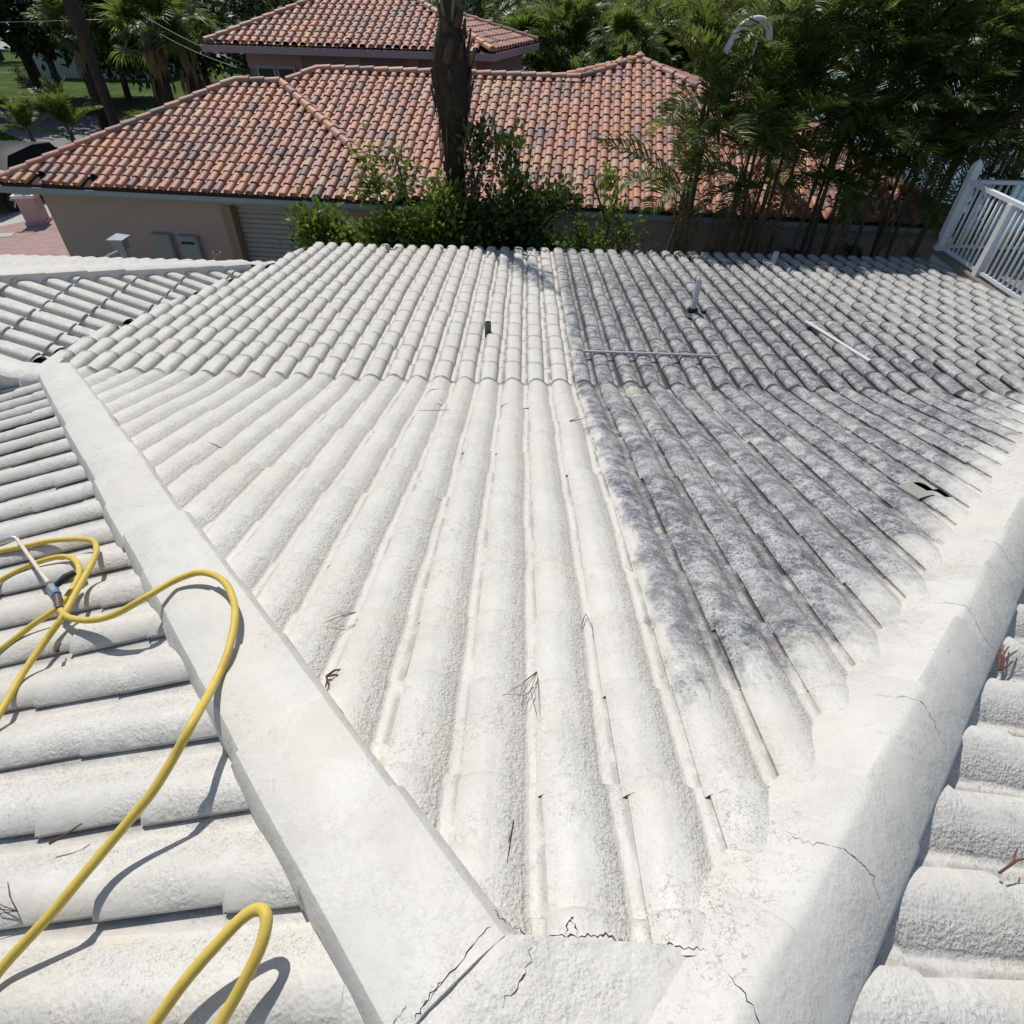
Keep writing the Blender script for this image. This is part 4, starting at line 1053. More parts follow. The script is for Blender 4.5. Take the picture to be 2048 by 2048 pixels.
shrub('shrub', 'dense leafy green shrub at the foot of the thick palm', 'shrub', (-2.3, 13.1, 0),
      [((-2.85, 13.0, 2.40), (.55, .5, .48)), ((-2.2, 13.0, 2.62), (.60, .5, .42)), ((-1.65, 12.95, 2.6), (.45, .45, .65)), ((-1.45, 12.9, 2.4), (.7, .5, .6)), ((-2.2, 13.1, 1.7), (.9, .6, .6)), ((-1.62, 12.9, 3.3), (.22, .2, .28))], 9500, .145, SH, 22,
      [[(-2.3, 13.1, 0), (-2.4, 13.1, 1.5), (-2.8, 13, 2.7)], [(-2.3, 13.1, .3), (-1.9, 13, 1.8), (-1.7, 13, 3.2)]])
shrub('shrub', 'thin branched shrub reaching up over the red roof, left of the palm trunk', 'shrub', (-2.9, 13.3, 0),
      [((-2.95, 13.0, 3.95), (.28, .24, .30)), ((-3.02, 13.0, 3.45), (.28, .22, .28)), ((-2.5, 13.0, 3.95), (.17, .16, .20)), ((-2.42, 13.0, 3.55), (.15, .14, .25))], 560, .13, SH, 23,
      [[(-2.9, 13.3, 0), (-2.8, 13.2, 1.8), (-2.75, 13.05, 2.9), (-2.95, 13, 3.5), (-2.95, 13, 4.1)], [(-2.75, 13.05, 2.9), (-2.4, 13, 3.5), (-2.5, 13, 4.05)]])
shrub('shrub', 'tall dark green shrub with rounded leaves right of the palm trunk', 'shrub', (-.4, 13, 0),
      [((-.25, 13.0, 4.08), (.20, .18, .26)), ((-.2, 13.0, 3.60), (.28, .24, .36)), ((-.25, 13.0, 3.0), (.45, .4, .45)), ((.28, 13.0, 3.1), (.35, .3, .35)), ((.68, 12.95, 3.30), (.42, .3, .24)), ((-.35, 13, 2.2), (.75, .5, .6)), ((.2, 13, 2.3), (.5, .45, .5))], 4700, .145, MAT['leaf_shrub2'], 24,
      [[(-.4, 13, 0), (-.35, 13, 1.5), (-.3, 13, 3.0), (-.25, 13, 4.3)], [(-.33, 13, 1.6), (.1, 13, 2.6), (.7, 13, 3.3)]])
shrub('shrub', 'spindly dark shrub with bare stem beside the palm trunk', 'shrub', (-1.05, 13.2, 0),
      [((-.93, 13.0, 4.28), (.26, .2, .20)), ((-.85, 13.0, 3.98), (.24, .2, .2)), ((-1.0, 13, 3.6), (.14, .12, .2)), ((-1.0, 13, 2.9), (.4, .35, .4))], 1200, .14, MAT['leaf_dark'], 25,
      [[(-1.05, 13.2, 0), (-1.08, 13.1, 2.0), (-1.05, 13, 3.3), (-.95, 13, 4.4)], [(-1.05, 13, 3.3), (-.8, 13, 4.0)]])
shrub('shrub', 'sparse airy shrub with thin stems before the shaded pink wall', 'shrub', (1.6, 13.1, 0),
      [((1.6, 13.0, 3.52), (.24, .2, .17)), ((1.78, 13.0, 3.05), (.26, .2, .30)), ((1.15, 13, 2.62), (.34, .3, .22)), ((1.65, 13, 2.5), (.5, .3, .25)), ((2.1, 13, 2.75), (.25, .2, .2)), ((1.0, 13, 2.2), (.6, .4, .3))], 1500, .115, SH, 26,
      [[(1.6, 13.1, 0), (1.6, 13, 1.6), (1.75, 13, 2.8), (1.85, 13, 3.5)], [(1.6, 13, 1.6), (1.3, 13, 2.4), (1.0, 13, 2.75)], [(1.75, 13, 2.8), (1.5, 13, 3.3), (1.3, 13, 3.75)], [(1.6, 13, 1.7), (2.0, 13, 2.4), (2.3, 13, 2.85)]])
fb = thing('flowering_plant', 'small plant with one red flower above the far eave', 'plant', (2.2, 13, 0))
V, F, t = leaf_cloud([((2.4, 13, 2.25), (.28, .22, .2)), ((2.4, 13, 1.6), (.3, .3, .5))], 420, .12, 27, aspect=5); quads('foliage', V-np.array((2.2, 13, 0)), F, t, MAT['leaf_grey'], fb)
V, F, t = leaf_cloud([((2.11, 12.95, 2.36), (.05, .05, .05))], 40, .07, 28, aspect=1.4); quads('flower', V-np.array((2.2, 13, 0)), F, t, MAT['flower'], fb)

# ---- palm fronds
def frond_mesh(name, L, n_, ll, droop, seed, mat, lw=.030, vee=.5, hang=.35, lift=0.0, thick=.012, tone=.35):
    """feather frond from the origin, heading +X and arching down"""
    q = np.random.default_rng(seed); V = []; F = []; T = []
    def rp(t): return np.array([L*t*(1-.12*droop*t), 0, L*(lift*t-droop*.5*t*t)])
    S_ = 8
    for i in range(S_+1):
        t = i/S_; p = rp(t); r = thick*(1-.8*t)
        for k in range(3):
            a = 2*pi*k/3; V.append(p+np.array([0, r*cos(a), r*sin(a)])); T.append(.75)
    for i in range(S_):
        for k in range(3): F.append((i*3+k, i*3+(k+1) % 3, (i+1)*3+(k+1) % 3, (i+1)*3+k))
    for i in range(n_):
        t = .16+.84*(i+.5)/n_
        for sgn in (-1, 1):
            p = rp(min(1, t+q.normal(0, .004))); tg = rp(min(1, t+.02))-rp(t-.02); tg /= np.linalg.norm(tg)
            l = ll*(sin(pi*min(1, .12+.80*t))**.7)*q.uniform(.82, 1.1)
            fwd = .45+.5*t
            sd_ = np.array([0, sgn, 0]); up_ = np.cross(tg, sd_)*sgn; 
            if up_[2] < 0: up_ = -up_
            d = tg*fwd+sd_*(1-.3*t)+up_*(vee*q.uniform(.5, 1.2)); d /= np.linalg.norm(d)
            wv_ = np.cross(d, up_+q.normal(0, .35, 3)); wv_ /= np.linalg.norm(wv_)
            w2 = lw*.5*q.uniform(.8, 1.1)
            m1 = p+d*l*.5; d2 = d+np.array([0, 0, -hang*q.uniform(.5, 1.6)]); d2 /= np.linalg.norm(d2); e1 = m1+d2*l*.5
            o = len(V); V += [p-wv_*w2*.4, p+wv_*w2*.4, m1+wv_*w2, m1-wv_*w2, e1]; tt = float(np.clip(q.beta(1.5, 2.6)*.8*tone/.35, 0, 1)); T += [tt]*5
            F += [(o, o+1, o+2, o+3), (o+3, o+2, o+4)]
    me = bpy.data.meshes.new(name); me.from_pydata([tuple(v) for v in V], [], F)
    at = me.attributes.new('tint', 'FLOAT', 'POINT'); at.data.foreach_set('value', np.array(T, dtype=np.float32)); me.materials.append(mat); return me
ARE = [frond_mesh('frond', 2.1, 40, .56, d, 30+i, MAT['leaf_palm'], .042, .55, .45, lf, tone=tn) for i, (d, lf, tn) in enumerate([(.9, .55, .3), (1.3, .7, .35), (.7, .45, .25), (1.6, .6, .42), (1.1, .3, .3)])]
AREY = frond_mesh('frond', 1.9, 32, .46, 1.3, 39, MAT['leaf_yellow'], .034, .4, .5, .4)
ARED = frond_mesh('frond', 1.7, 26, .42, 2.2, 38, MAT['dead'], .03, .1, 1.3, .1)

def place_frond(me, parent, loc, az, elev, scale=1.0, roll_=0.0):
    o = link('frond', me, parent); o.location = loc
    o.rotation_euler = (roll_, -elev, az); o.scale = (scale,)*3; return o
def areca(base, h, lean, nfr, label, group, seed, r=.045, sc=1.0, dead=.15):
    q = random.Random(seed); o = thing('areca_palm', label, 'palm', base, group)
    top = Vector((lean[0], lean[1], h)); m = MB()
    pts = [Vector((0, 0, 0)), Vector((lean[0]*.25, lean[1]*.25, h*.35)), Vector((lean[0]*.6, lean[1]*.6, h*.7)), top]
    sp_ = spline(pts, 4); m.tube(sp_, [r*(1-.35*i/(len(sp_)-1)) for i in range(len(sp_))], 7); m.build('trunk', MAT['cane'], o, smooth=True)
    m = MB(); m.tube([top-Vector((0, 0, .05)), top+Vector((0, 0, .30)), top+Vector((0, 0, .62))], [r*.9, r*1.15, r*.5], 7); m.build('crownshaft', simple('green_crownshaft', (.10, .15, .05), .5, .2, 6) if 'green_crownshaft' not in bpy.data.materials else bpy.data.materials['green_crownshaft'], o, smooth=True)
    a0_ = q.uniform(0, 6.3)
    for k in range(nfr):
        me = q.choice(ARE)
        if q.random() < .07: me = AREY
        if q.random() < dead*.3: me = ARED
        el = q.uniform(-.25, 1.15) if me is not ARED else -.6
        place_frond(me, o, top+Vector((0, 0, .35+.25*(el > .6))), a0_+k*2.4+q.uniform(-.25, .25), el, sc*q.uniform(.85, 1.2), q.uniform(-.4, .4))
    return o
AG = 'slender palms in the clump beside the roof deck'
al = 'slender multi stemmed feather palm in the dense dark clump beyond the far right eave'
front = [(2.9, 2.9, .2), (3.3, 4.3, .7), (3.5, 5.2, 1.1), (3.9, 3.2, .3), (4.2, 4.6, .9), (4.5, 5.6, 1.3), (4.8, 3.0, .2), (5.1, 4.2, .6), (5.4, 5.3, 1.2), (5.7, 3.4, .3), (6.0, 4.8, .9), (6.2, 5.8, 1.4), (6.5, 3.1, .2), (6.8, 4.4, .7), (7.1, 5.4, 1.2), (7.4, 3.5, .3), (7.7, 4.9, .9), (7.9, 5.7, 1.3), (8.2, 3.3, .3), (8.5, 4.5, .7), (8.8, 5.3, 1.1), (9.1, 3.8, .5), (9.5, 4.9, .9), (9.9, 5.6, 1.2), (10.3, 4.2, .6), (10.8, 5.1, 1.0), (3.1, 3.7, .4), (4.6, 3.6, .4), (5.9, 4.0, .6), (6.65, 3.7, .5), (7.5, 4.0, .6), (8.35, 4.0, .6), (9.3, 4.3, .7), (6.6, 5.2, 1.2)]
for i, (x, h, ly) in enumerate(front):
    q = random.Random(700+i)
    areca((x+q.uniform(-.08, .08), 13.45+q.uniform(-.2, .15), 0), h, (q.uniform(.1, .55), ly), 10, al, AG, 720+i, sc=.95, dead=.5)
spots = [(9.4, 14.6, 4.8), (8.9, 15.8, 5.2), (9.8, 16.2, 4.9), (10.5, 15.3, 5.2), (10.4, 17.2, 5.4), (11.5, 16.2, 5.0), (9.3, 17.6, 5.4), (11.2, 18.6, 5.4), (12.4, 17.5, 5.2), (12.2, 15.0, 4.6), (8.6, 19.2, 5.3), (12.8, 20.0, 5.4), (10.9, 14.2, 3.9), (13.4, 18.6, 5.2), (9.9, 20.4, 5.4), (11.6, 21.5, 5.3)]
for i, (x, y, h) in enumerate(spots):
    q = random.Random(100+i)
    areca((x+q.uniform(-.1, .1), y, 0), h*q.uniform(.92, 1.08), (q.uniform(-.1, .55), q.uniform(-.15, .25)), 8 if y < 18 else 9, al, AG, 200+i, sc=1.0 if y < 18 else 1.25)
# ground level young palms at the foot of the clump
for i, (x, y) in enumerate([(4.9, 13.3), (6.3, 13.4), (7.6, 13.5)]):
    o = thing('young_palm', 'young feather palm sprouting at the foot of the dark palm clump', 'palm', (x, y, 0), 'young palms at the foot of the clump')
    q = random.Random(300+i)
    for k in range(8): place_frond(q.choice(ARE), o, Vector((0, 0, .9)), k*2.4, q.uniform(.3, 1.2), .8)
    m = MB(); m.tube([(0, 0, 0), (0, 0, .95)], [.05, .035], 7); m.build('trunk', MAT['cane'], o)

# ---- the thick booted palm in front of the red roof
bp = (-1.43, 13.85, 0)
pl_ = thing('date_palm', 'thick dark palm trunk with stubby leaf bases in front of the red roof', 'palm', bp)
prof = [(0, .24), (1.5, .20), (3.0, .195), (3.9, .20), (4.3, .235), (4.75, .33), (5.1, .345), (5.45, .32), (5.75, .25), (6.0, .17), (6.35, .12), (6.8, .09)]
m = MB(); m.tube([Vector((.01*sin(z*3), .01*cos(z*2), z)) for z, _ in prof], [r for _, r in prof], 18); m.build('trunk', MAT['trunk'], pl_, smooth=True)
def boot_mesh(L, wd_, th_):
    m = MB(); V = []
    for t, ww, out_ in ((0, 1, 0), (.45, .85, .03), (.8, .60, .05), (1, .36, .06)):
        for sx, dz in ((-1, 0), (-.5, th_), (.5, th_), (1, 0)): V.append((sx*wd_*ww*.5, -out_-dz*(1-t*.4), L*t))
    F = [(r*4+i, r*4+i+1, r*4+5+i, r*4+4+i) for r in range(3) for i in range(3)]+[(12, 13, 14, 15), (0, 4, 7, 3), (4, 8, 11, 7), (8, 12, 15, 11)]
    m.add(V, F); me = m.mesh('leaf_base'); me.materials.append(MAT['boot']); return me
boots = [boot_mesh(.34, .17, .05), boot_mesh(.26, .20, .06), boot_mesh(.42, .13, .04)]
def prad(z):
    for (za, ra), (zb, rb) in zip(prof, prof[1:]):
        if za <= z <= zb: return ra+(rb-ra)*(z-za)/(zb-za)
    return .1
qb = random.Random(9); k = 0; z = 3.2
while z < 5.95:
    a = k*2.39996; r = prad(z)-.02
    dens = .12 if z < 4.2 else .42
    if qb.random() < dens:
        o = link('leaf_base', qb.choice(boots), pl_); o.location = (r*cos(a), r*sin(a), z); o.rotation_euler = (qb.uniform(-.05, .16), qb.uniform(-.4, .4), a+pi/2); s_ = qb.uniform(.5, .8) if z < 4.2 else qb.uniform(.6, 1.15); o.scale = (s_,)*3
    k += 1; z += .021
m = MB()
for k in range(900):
    z = qb.choice([qb.uniform(3.0, 4.4), qb.uniform(4.2, 6.0), qb.uniform(4.3, 5.8)]); a = qb.uniform(0, 2*pi); r = prad(z)+qb.uniform(-.01, .05); l = qb.uniform(.10, .42); d = Vector((cos(a), sin(a), 0)); sw = Vector((-d.y, d.x, 0))*qb.uniform(.004, .016)
    tl = Vector((-d.y, d.x, 0))*qb.gauss(0, .10); p0 = d*r+Vector((0, 0, z)); p1 = d*(r+qb.uniform(0, .07))+Vector((0, 0, z-l))+tl
    m.add([p0-sw, p0+sw, p1], [(0, 1, 2)])
fbm = m.build('fibre_matting', simple('shaggy_dark_fibre', (.050, .038, .028), 1.0, .6, 13), pl_); fbm['kind'] = 'stuff'
for i, (dx, dy, z0, l) in enumerate([(-.24, -.2, 4.5, .95), (-.20, -.26, 4.3, .6), (.28, -.1, 4.6, .4), (-.1, -.3, 4.4, .5)]):
    m = MB(); m.tube([(dx, dy, z0), (dx*1.08, dy*1.08, z0-l*.5), (dx*1.02, dy*1.0, z0-l)], [.022, .015, .004], 5); m.build('fibre', MAT['dead'], pl_, smooth=True)
DATE = [frond_mesh('frond', 2.6, 46, .42, d, 60+i, MAT['leaf_palm'], .026, .7, .15, .9, .03, .3) for i, d in enumerate((.5, .8))]
for k, (az, el) in enumerate([(2.3, .95), (1.2, 1.0), (1.7, 1.25)]):
    place_frond(DATE[k % 2], pl_, Vector((.05*cos(az), .05*sin(az), 6.35)), az, el, 1.0)
for k, az in enumerate((3.0, 4.2, .2, 5.3, 1.2, 2.2)):
    d = Vector((cos(az), sin(az), 0)); m = MB(); m.tube([d*.10+Vector((0, 0, 5.75)), d*.16+Vector((0, 0, 6.1)), d*.34+Vector((0, 0, 6.7)), d*.62+Vector((0, 0, 7.3))], [.05, .038, .026, .015], 6); m.build('petiole', simple('olive_petiole', (.13, .15, .07), .55, .2, 6) if 'olive_petiole' not in bpy.data.materials else bpy.data.materials['olive_petiole'], pl_, smooth=True)

# ---- left-hand palms
lp = thing('tall_palm', 'tall bare leaning palm trunk behind the left end of the red roof', 'palm', (-12.4, 21, 0))
m = MB(); m.tube([(0, 0, 0), (.0, 0, 1.5), (0, 0, 3.5), (.0, 0, 4.9), (0, 0, 5.15), (.02, 0, 5.35), (0, 0, 5.6), (0, 0, 6.8)], [.22, .17, .155, .15, .17, .24, .20, .17], 12); m.build('trunk', MAT['trunk'], lp, smooth=True)
for k in range(12): place_frond(ARE[k % 5], lp, Vector((0, 0, 6.5)), .4+2.6*(k*.618 % 1), .35+.07*k, 1.1)
for k in range(0): place_frond(ARED, lp, Vector((0, 0, 5.9)), k*1.3, -.5, 1.0)
def fan_mesh(seed, R_=.75):
    q = np.random.default_rng(seed); V = []; F = []; T = []
    V += [(0, -.012, 0), (0, .012, 0), (.8, .012, 0), (.8, -.012, 0)]; F.append((0, 1, 2, 3)); T += [.6]*4
    n_ = 30
    for i in range(n_):
        a = -2.3+4.6*i/(n_-1); l = R_*(1-.12*abs(a)/2.3)*q.uniform(.85, 1.08); d = np.array([cos(a), sin(a), .15*sin(a*6)]); s_ = np.array([-sin(a), cos(a), 0])*.030
        p = np.array([.8, 0, 0]); mid = p+d*l*.55; e1 = mid+d*l*.35+np.array([0, 0, -.28*l*q.uniform(.4, 1.4)])
        o = len(V); V += [tuple(p-s_*.3), tuple(p+s_*.3), tuple(mid+s_), tuple(mid-s_), tuple(e1)]; F += [(o, o+1, o+2, o+3), (o+3, o+2, o+4)]; T += [float(np.clip(q.beta(1.4, 2.4), 0, 1))]*5
    me = bpy.data.meshes.new('frond'); me.from_pydata(V, [], F); at = me.attributes.new('tint', 'FLOAT', 'POINT'); at.data.foreach_set('value', np.array(T, dtype=np.float32)); me.materials.append(MAT['leaf_palm']); return me
FAN = [fan_mesh(70+i) for i in range(3)]
def sabal(base, h, r, label, seed, skirt=True, nf=26, sc=1.2):
    q = random.Random(seed); o = thing('fan_palm', label, 'palm', base)
    m = MB(); m.tube([(0, 0, 0), (0, 0, h*.5), (0, 0, h-.9), (0, 0, h-.3), (0, 0, h+.2)], [r*1.15, r, r*1.05, r*1.5, r*.9], 12); m.build('trunk', MAT['trunk'], o, smooth=True)
    for k in range(nf):
        el = q.uniform(-.5, 1.3); place_frond(q.choice(FAN), o, Vector((0, 0, h)), k*2.4, el, sc*q.uniform(.85, 1.2), q.uniform(-.5, .5))
    if skirt:
        for k in range(26):
            a = k*2.4; zz = h-q.uniform(.1, 1.5); d = Vector((cos(a), sin(a), 0)); rr = r*1.25
            m = MB(); wv_ = Vector((-d.y, d.x, 0))*.10
            m.add([d*rr-wv_+Vector((0, 0, zz)), d*rr+wv_+Vector((0, 0, zz)), d*(rr+.10)+wv_*.8+Vector((0, 0, zz-.5)), d*(rr+.10)-wv_*.8+Vector((0, 0, zz-.5)), d*(rr+.03)+Vector((0, 0, zz-.95))], [(0, 1, 2, 3), (3, 2, 4)]); m.build('dead_frond', MAT['dead'], o)
    return o
sabal((-15.1, 30, 0), 4.5, .27, 'shaggy brown fan palm behind the red roof, left one of two', 81)
sabal((-14.1, 30.6, 0), 4.7, .30, 'shaggy brown fan palm behind the red roof, right one of two', 82)
sabal((-22.6, 37.5, 0), 4.3, .3, 'fan palm standing between the road and the pale cottage', 83, True)
for i, (x, y, s_, lb) in enumerate([(-23.8, 33.0, .95, 'small bushy feather palm at the road edge, left one'), (-22.2, 33.6, 1.15, 'small bushy feather palm at the road edge, right one')]):
    o = thing('young_palm', lb, 'palm', (x, y, 0)); q = random.Random(310+i)
    m = MB(); m.tube([(0, 0, 0), (0, 0, .6)], [.12, .08], 8); m.build('trunk', MAT['cane'], o)
    for k in range(16): place_frond(q.choice(ARE), o, Vector((0, 0, .5)), k*2.4, q.uniform(.1, 1.2), s_)

# ---- broadleaf trees further off (shared crown meshes)
def crown_mesh(mat, seed, n_=5200, size=.34, sq=(1, 1, .8)):
    q = random.Random(seed); bl = []
    for k in range(9):
        a = k*2.4; r = q.uniform(.2, 1.0)*1.9
        bl.append(((r*cos(a), r*sin(a), q.uniform(-1.2, 1.5)), (q.uniform(.8, 1.4)*sq[0], q.uniform(.8, 1.4)*sq[1], q.uniform(.7, 1.1)*sq[2])))
    V, F, t = leaf_cloud(bl, n_, size, seed, aspect=2.0); return quads('crown', V, F, t, mat, False)
CR = {'leaf_dark': [crown_mesh(MAT['leaf_dark'], 91), crown_mesh(MAT['leaf_dark'], 92)], 'leaf_mid': [crown_mesh(MAT['leaf_mid'], 93), crown_mesh(MAT['leaf_mid'], 94)], 'leaf_grey': [crown_mesh(MAT['leaf_grey'], 95, 2600, .30)]}
tm_ = MB(); tm_.tube([(0, 0, 0), (.1, .05, .5), (-.05, .1, 1.0)], [.09, .07, .05], 8)
for a in (0, 2.1, 4.2): tm_.tube([(-.05, .1, .8), (.25*cos(a), .25*sin(a), 1.15), (.5*cos(a), .5*sin(a), 1.5)], [.045, .03, .012], 6)
TRK = tm_.mesh('trunk', smooth=True); TRK.materials.append(MAT['bark'])
def tree(x, y, h, rad, key, label, group, seed):
    q = random.Random(seed); o = thing('tree', label, 'tree', (x, y, 0), group)
    c = link('crown', q.choice(CR[key]), o); c.location = (0, 0, h-rad*.85); c.scale = (rad/2.6, rad/2.6, rad/2.6*q.uniform(.8, 1.1)); c.rotation_euler = (0, 0, q.uniform(0, 6.3))
    t = link('trunk', TRK, o); t.scale = (1.6+h*.12, 1.6+h*.12, (h-rad*1.1)); t.rotation_euler = (0, 0, q.uniform(0, 6.3)); return o
TL = {'leaf_dark': 'dark leafy tree in the wooded belt behind the houses', 'leaf_mid': 'mid green leafy tree in the wooded belt behind the houses', 'leaf_grey': 'greyish thin leaved tree in the wooded belt behind the houses'}
qt = random.Random(17); cnt = 0
for row, (y0, dx, hh) in enumerate([(44, 5.2, 4.6), (54, 5.6, 5.6), (66, 6.2, 6.4), (76, 6.5, 7.0)]):
    x = -46-row*8
    while x < (12.5 if row < 1 else 15):
        xx = x+qt.uniform(-1.4, 1.4); yy = y0+qt.uniform(-3, 3); x += dx
        if row == 0 and xx < -5: continue
        if row == 1 and xx < -22: continue
        key = qt.choices(['leaf_dark', 'leaf_mid', 'leaf_grey'], [5, 4, 1.2])[0]
        tree(xx, yy, hh*qt.uniform(.85, 1.15), qt.uniform(2.5, 3.4), key, TL[key], key.replace('leaf_', '')+' trees of the wooded belt', 400+cnt); cnt += 1
# bigger trees shading the lawn and road
oak = thing('oak_tree', 'large dark trunked tree on the lawn beyond the road', 'tree', (-32.5, 48, 0))
m = MB(); m.tube([(0, 0, 0), (.0, 0, .5), (-.1, 0, 2.2), (-.3, 0, 3.4)], [.55, .40, .34, .28], 12)
for a, l in ((2.9, 3.0), (.4, 2.6), (1.7, 2.4), (4.4, 2.5)): m.tube([(-.15, 0, 2.0), (l*.5*cos(a), l*.5*sin(a), 3.6), (l*cos(a), l*sin(a), 5.0)], [.24, .16, .07], 8)
m.build('trunk', MAT['bark'], oak, smooth=True)
for k, (dx, dy, dz, s_) in enumerate([(0, 0, 6.0, 1.5), (-3, -1, 5.6, 1.2), (2.6, 1, 5.8, 1.2), (0, -3, 5.9, 1.1)]):
    c = link('crown', CR['leaf_dark'][k % 2], oak); c.location = (dx, dy, dz); c.scale = (s_, s_, s_*.8)
for i, (x, y, h, r, key, lb) in enumerate([(-39, 45, 7.5, 4.2, 'leaf_dark', 'broad shade tree at the far left beside the lawn'), (-26.5, 47.5, 6.8, 3.4, 'leaf_mid', 'green shade tree in front of the pale cottage'), (-19.5, 44, 6.8, 3.2, 'leaf_dark', 'dark tree between the cottage and the fan palms'), (-12.5, 40, 7.2, 3.4, 'leaf_dark', 'dark tree beside the upper storey of the pink house'), (-8.5, 36, 7.4, 3.0, 'leaf_grey', 'thin leaved grey tree above the upper red roof'), (-34.5, 36, 7.9, 3.6, 'leaf_mid', 'tree added overhead to shade the road at the far left'), (-27.5, 42, 8.6, 3.8, 'leaf_dark', 'dark tree added overhead to shade the road and lawn'), (-21.5, 41.5, 8.4, 3.4, 'leaf_mid', 'green tree added overhead to shade the lawn near the fan palms'), (-31, 40.5, 8.4, 3.2, 'leaf_dark', 'tree added so that its overhead canopy shades the road kerb')]):  # last ones, mostly above the view, are added to shade lawn and road
    tree(x, y, h, r, key, lb, None, 500+i)
for i, (x, y, s_, lb) in enumerate([(-36.0, 52, .30, 'pale flowering bush on the far lawn'), (-22, 49, .26, 'dark low bush against the cottage wall'), (-18.2, 46, .3, 'low bush at the lawn edge behind the fan palms')]):
    o = thing('bush', lb, 'bush', (x, y, 0)); c = link('foliage', CR['leaf_grey' if i == 0 else 'leaf_dark'][0], o); c.scale = (s_*1.4, s_, s_); c.location = (0, 0, .5)
# background palms behind the houses (crown as one shared mesh)
def crown_join(src, seed, nfr, sc):
    q = random.Random(seed); VV = []; FF = []; TT = []; nb = 0
    for k in range(nfr):
        me = q.choice(src); nv = len(me.vertices); co = np.zeros(nv*3, dtype=np.float32); me.vertices.foreach_get('co', co); co = co.reshape(-1, 3)
        tt = np.zeros(nv, dtype=np.float32); me.attributes['tint'].data.foreach_get('value', tt)
        Mx = Matrix.Rotation(k*2.4+q.uniform(-.3, .3), 3, 'Z') @ Matrix.Rotation(-q.uniform(-.4, 1.2), 3, 'Y') @ Matrix.Rotation(q.uniform(-.4, .4), 3, 'X')
        VV.append(co @ np.array(Mx).T*sc*q.uniform(.85, 1.15)); TT.append(tt); FF += [tuple(i+nb for i in p.vertices) for p in me.polygons]; nb += nv
    me = bpy.data.meshes.new('crown'); me.from_pydata(np.concatenate(VV).tolist(), [], FF); at = me.attributes.new('tint', 'FLOAT', 'POINT'); at.data.foreach_set('value', np.concatenate(TT)); me.materials.append(MAT['leaf_palm']); return me
BCR = [crown_join(ARE, 601, 14, 1.3), crown_join(ARE, 602, 12, 1.3), crown_join(FAN, 603, 24, 1.3)]
pt_ = MB(); pt_.tube([(0, 0, 0), (.03, .02, .5), (0, 0, 1)], [.13, .10, .09], 8); PTR = pt_.mesh('trunk', smooth=True); PTR.materials.append(MAT['trunk'])
qp = random.Random(23)
for i in range(34):
    x = -1.0+12.5*(i/33)+qp.uniform(-.8, .8); y = qp.choice([28.5, 31, 34, 38])+qp.uniform(-1.2, 1.2); h = qp.uniform(2.4, 4.6)+(y-28)*.05
    if x < 1.5 and y < 30: y += 5
    o = thing('background_palm', 'slim palm in the thicket behind the pink house', 'palm', (x, y, 0), 'palms of the thicket behind the pink house')
    c = link('crown', qp.choice(BCR), o); c.location = (0, 0, h); c.rotation_euler = (0, 0, qp.uniform(0, 6.3)); s_ = qp.uniform(.8, 1.15); c.scale = (s_,)*3
    t = link('trunk', PTR, o); t.scale = (1, 1, h+.15)
for i, (x, y, h) in enumerate([(.6, 44, 5.6), (3.8, 45, 5.0), (9.0, 43, 5.9), (-3.0, 47, 6.0), (12.5, 40, 5.8)]):
    o = thing('background_palm', 'taller palm rising above the thicket behind the pink house', 'palm', (x, y, 0), 'taller palms above the thicket')
    c = link('crown', BCR[i % 3], o); c.location = (0, 0, h); c.scale = (1.3,)*3; t = link('trunk', PTR, o); t.scale = (1.5, 1.5, h)

# ================================================================== left background objects
cot = thing('cottage', 'pale blue white cottage in the shade beyond the lawn', 'cottage', (-31.5, 57, 0))
def lbox(par, name, lo, hi, mat): m = MB(); L_ = Vector(par.location); m.box(Vector(lo)-L_, Vector(hi)-L_, None); return m.build(name, mat, par)
lbox(cot, 'wall', (-39, 57, 0), (-28.6, 64, 2.4), MAT['cottage'])
m = MB(); V = [(-39.6, 56.5, 2.35), (-28.0, 56.5, 2.35), (-28.0, 64.5, 2.35), (-39.6, 64.5, 2.35), (-38.5, 60.5, 3.9), (-29.2, 60.5, 3.9), (-39.6, 56.5, 2.5), (-28.0, 56.5, 2.5), (-28, 64.5, 2.5), (-39.6, 64.5, 2.5)]
m.add([Vector(v)-Vector(cot.location) for v in V], [(6, 7, 5, 4), (7, 8, 5), (8, 9, 4, 5), (9, 6, 4), (0, 1, 7, 6), (1, 2, 8, 7), (2, 3, 9, 8), (3, 0, 6, 9), (3, 2, 1, 0)]); m.build('roof', MAT['cottage_roof'], cot)
wo2 = lbox(cot, 'window', (-31.7, 56.93, .65), (-30.0, 56.997, 1.75), MAT['bronze']); lbox(wo2, 'pane', (-31.6, 56.915, .75), (-30.35, 56.928, 1.65), MAT['glass']) if False else None
m = MB(); m.box((-31.6+31.5, -.085, .75), (-30.4+31.5, -.072, 1.65)); pn = m.build('pane', simple('grey_green_blind', (.25, .33, .33), .3, .1, 2), wo2)
shed = thing('boathouse', 'small white roofed shed glimpsed between background palm trunks', 'shed', (1.6, 40.5, 0))
lbox(shed, 'wall', (.4, 40.4, 0), (2.9, 43, 2.9), MAT['cottage'])
m = MB(); V = [(.2, 40.1, 2.9), (3.1, 40.1, 2.9), (3.1, 43.3, 2.9), (.2, 43.3, 2.9), (.2, 41.7, 3.6), (3.1, 41.7, 3.6)]
m.add([Vector(v)-Vector(shed.location) for v in V], [(0, 1, 5, 4), (2, 3, 4, 5), (1, 2, 5), (3, 0, 4), (3, 2, 1, 0)]); m.build('roof', MAT['white_paint'], shed)

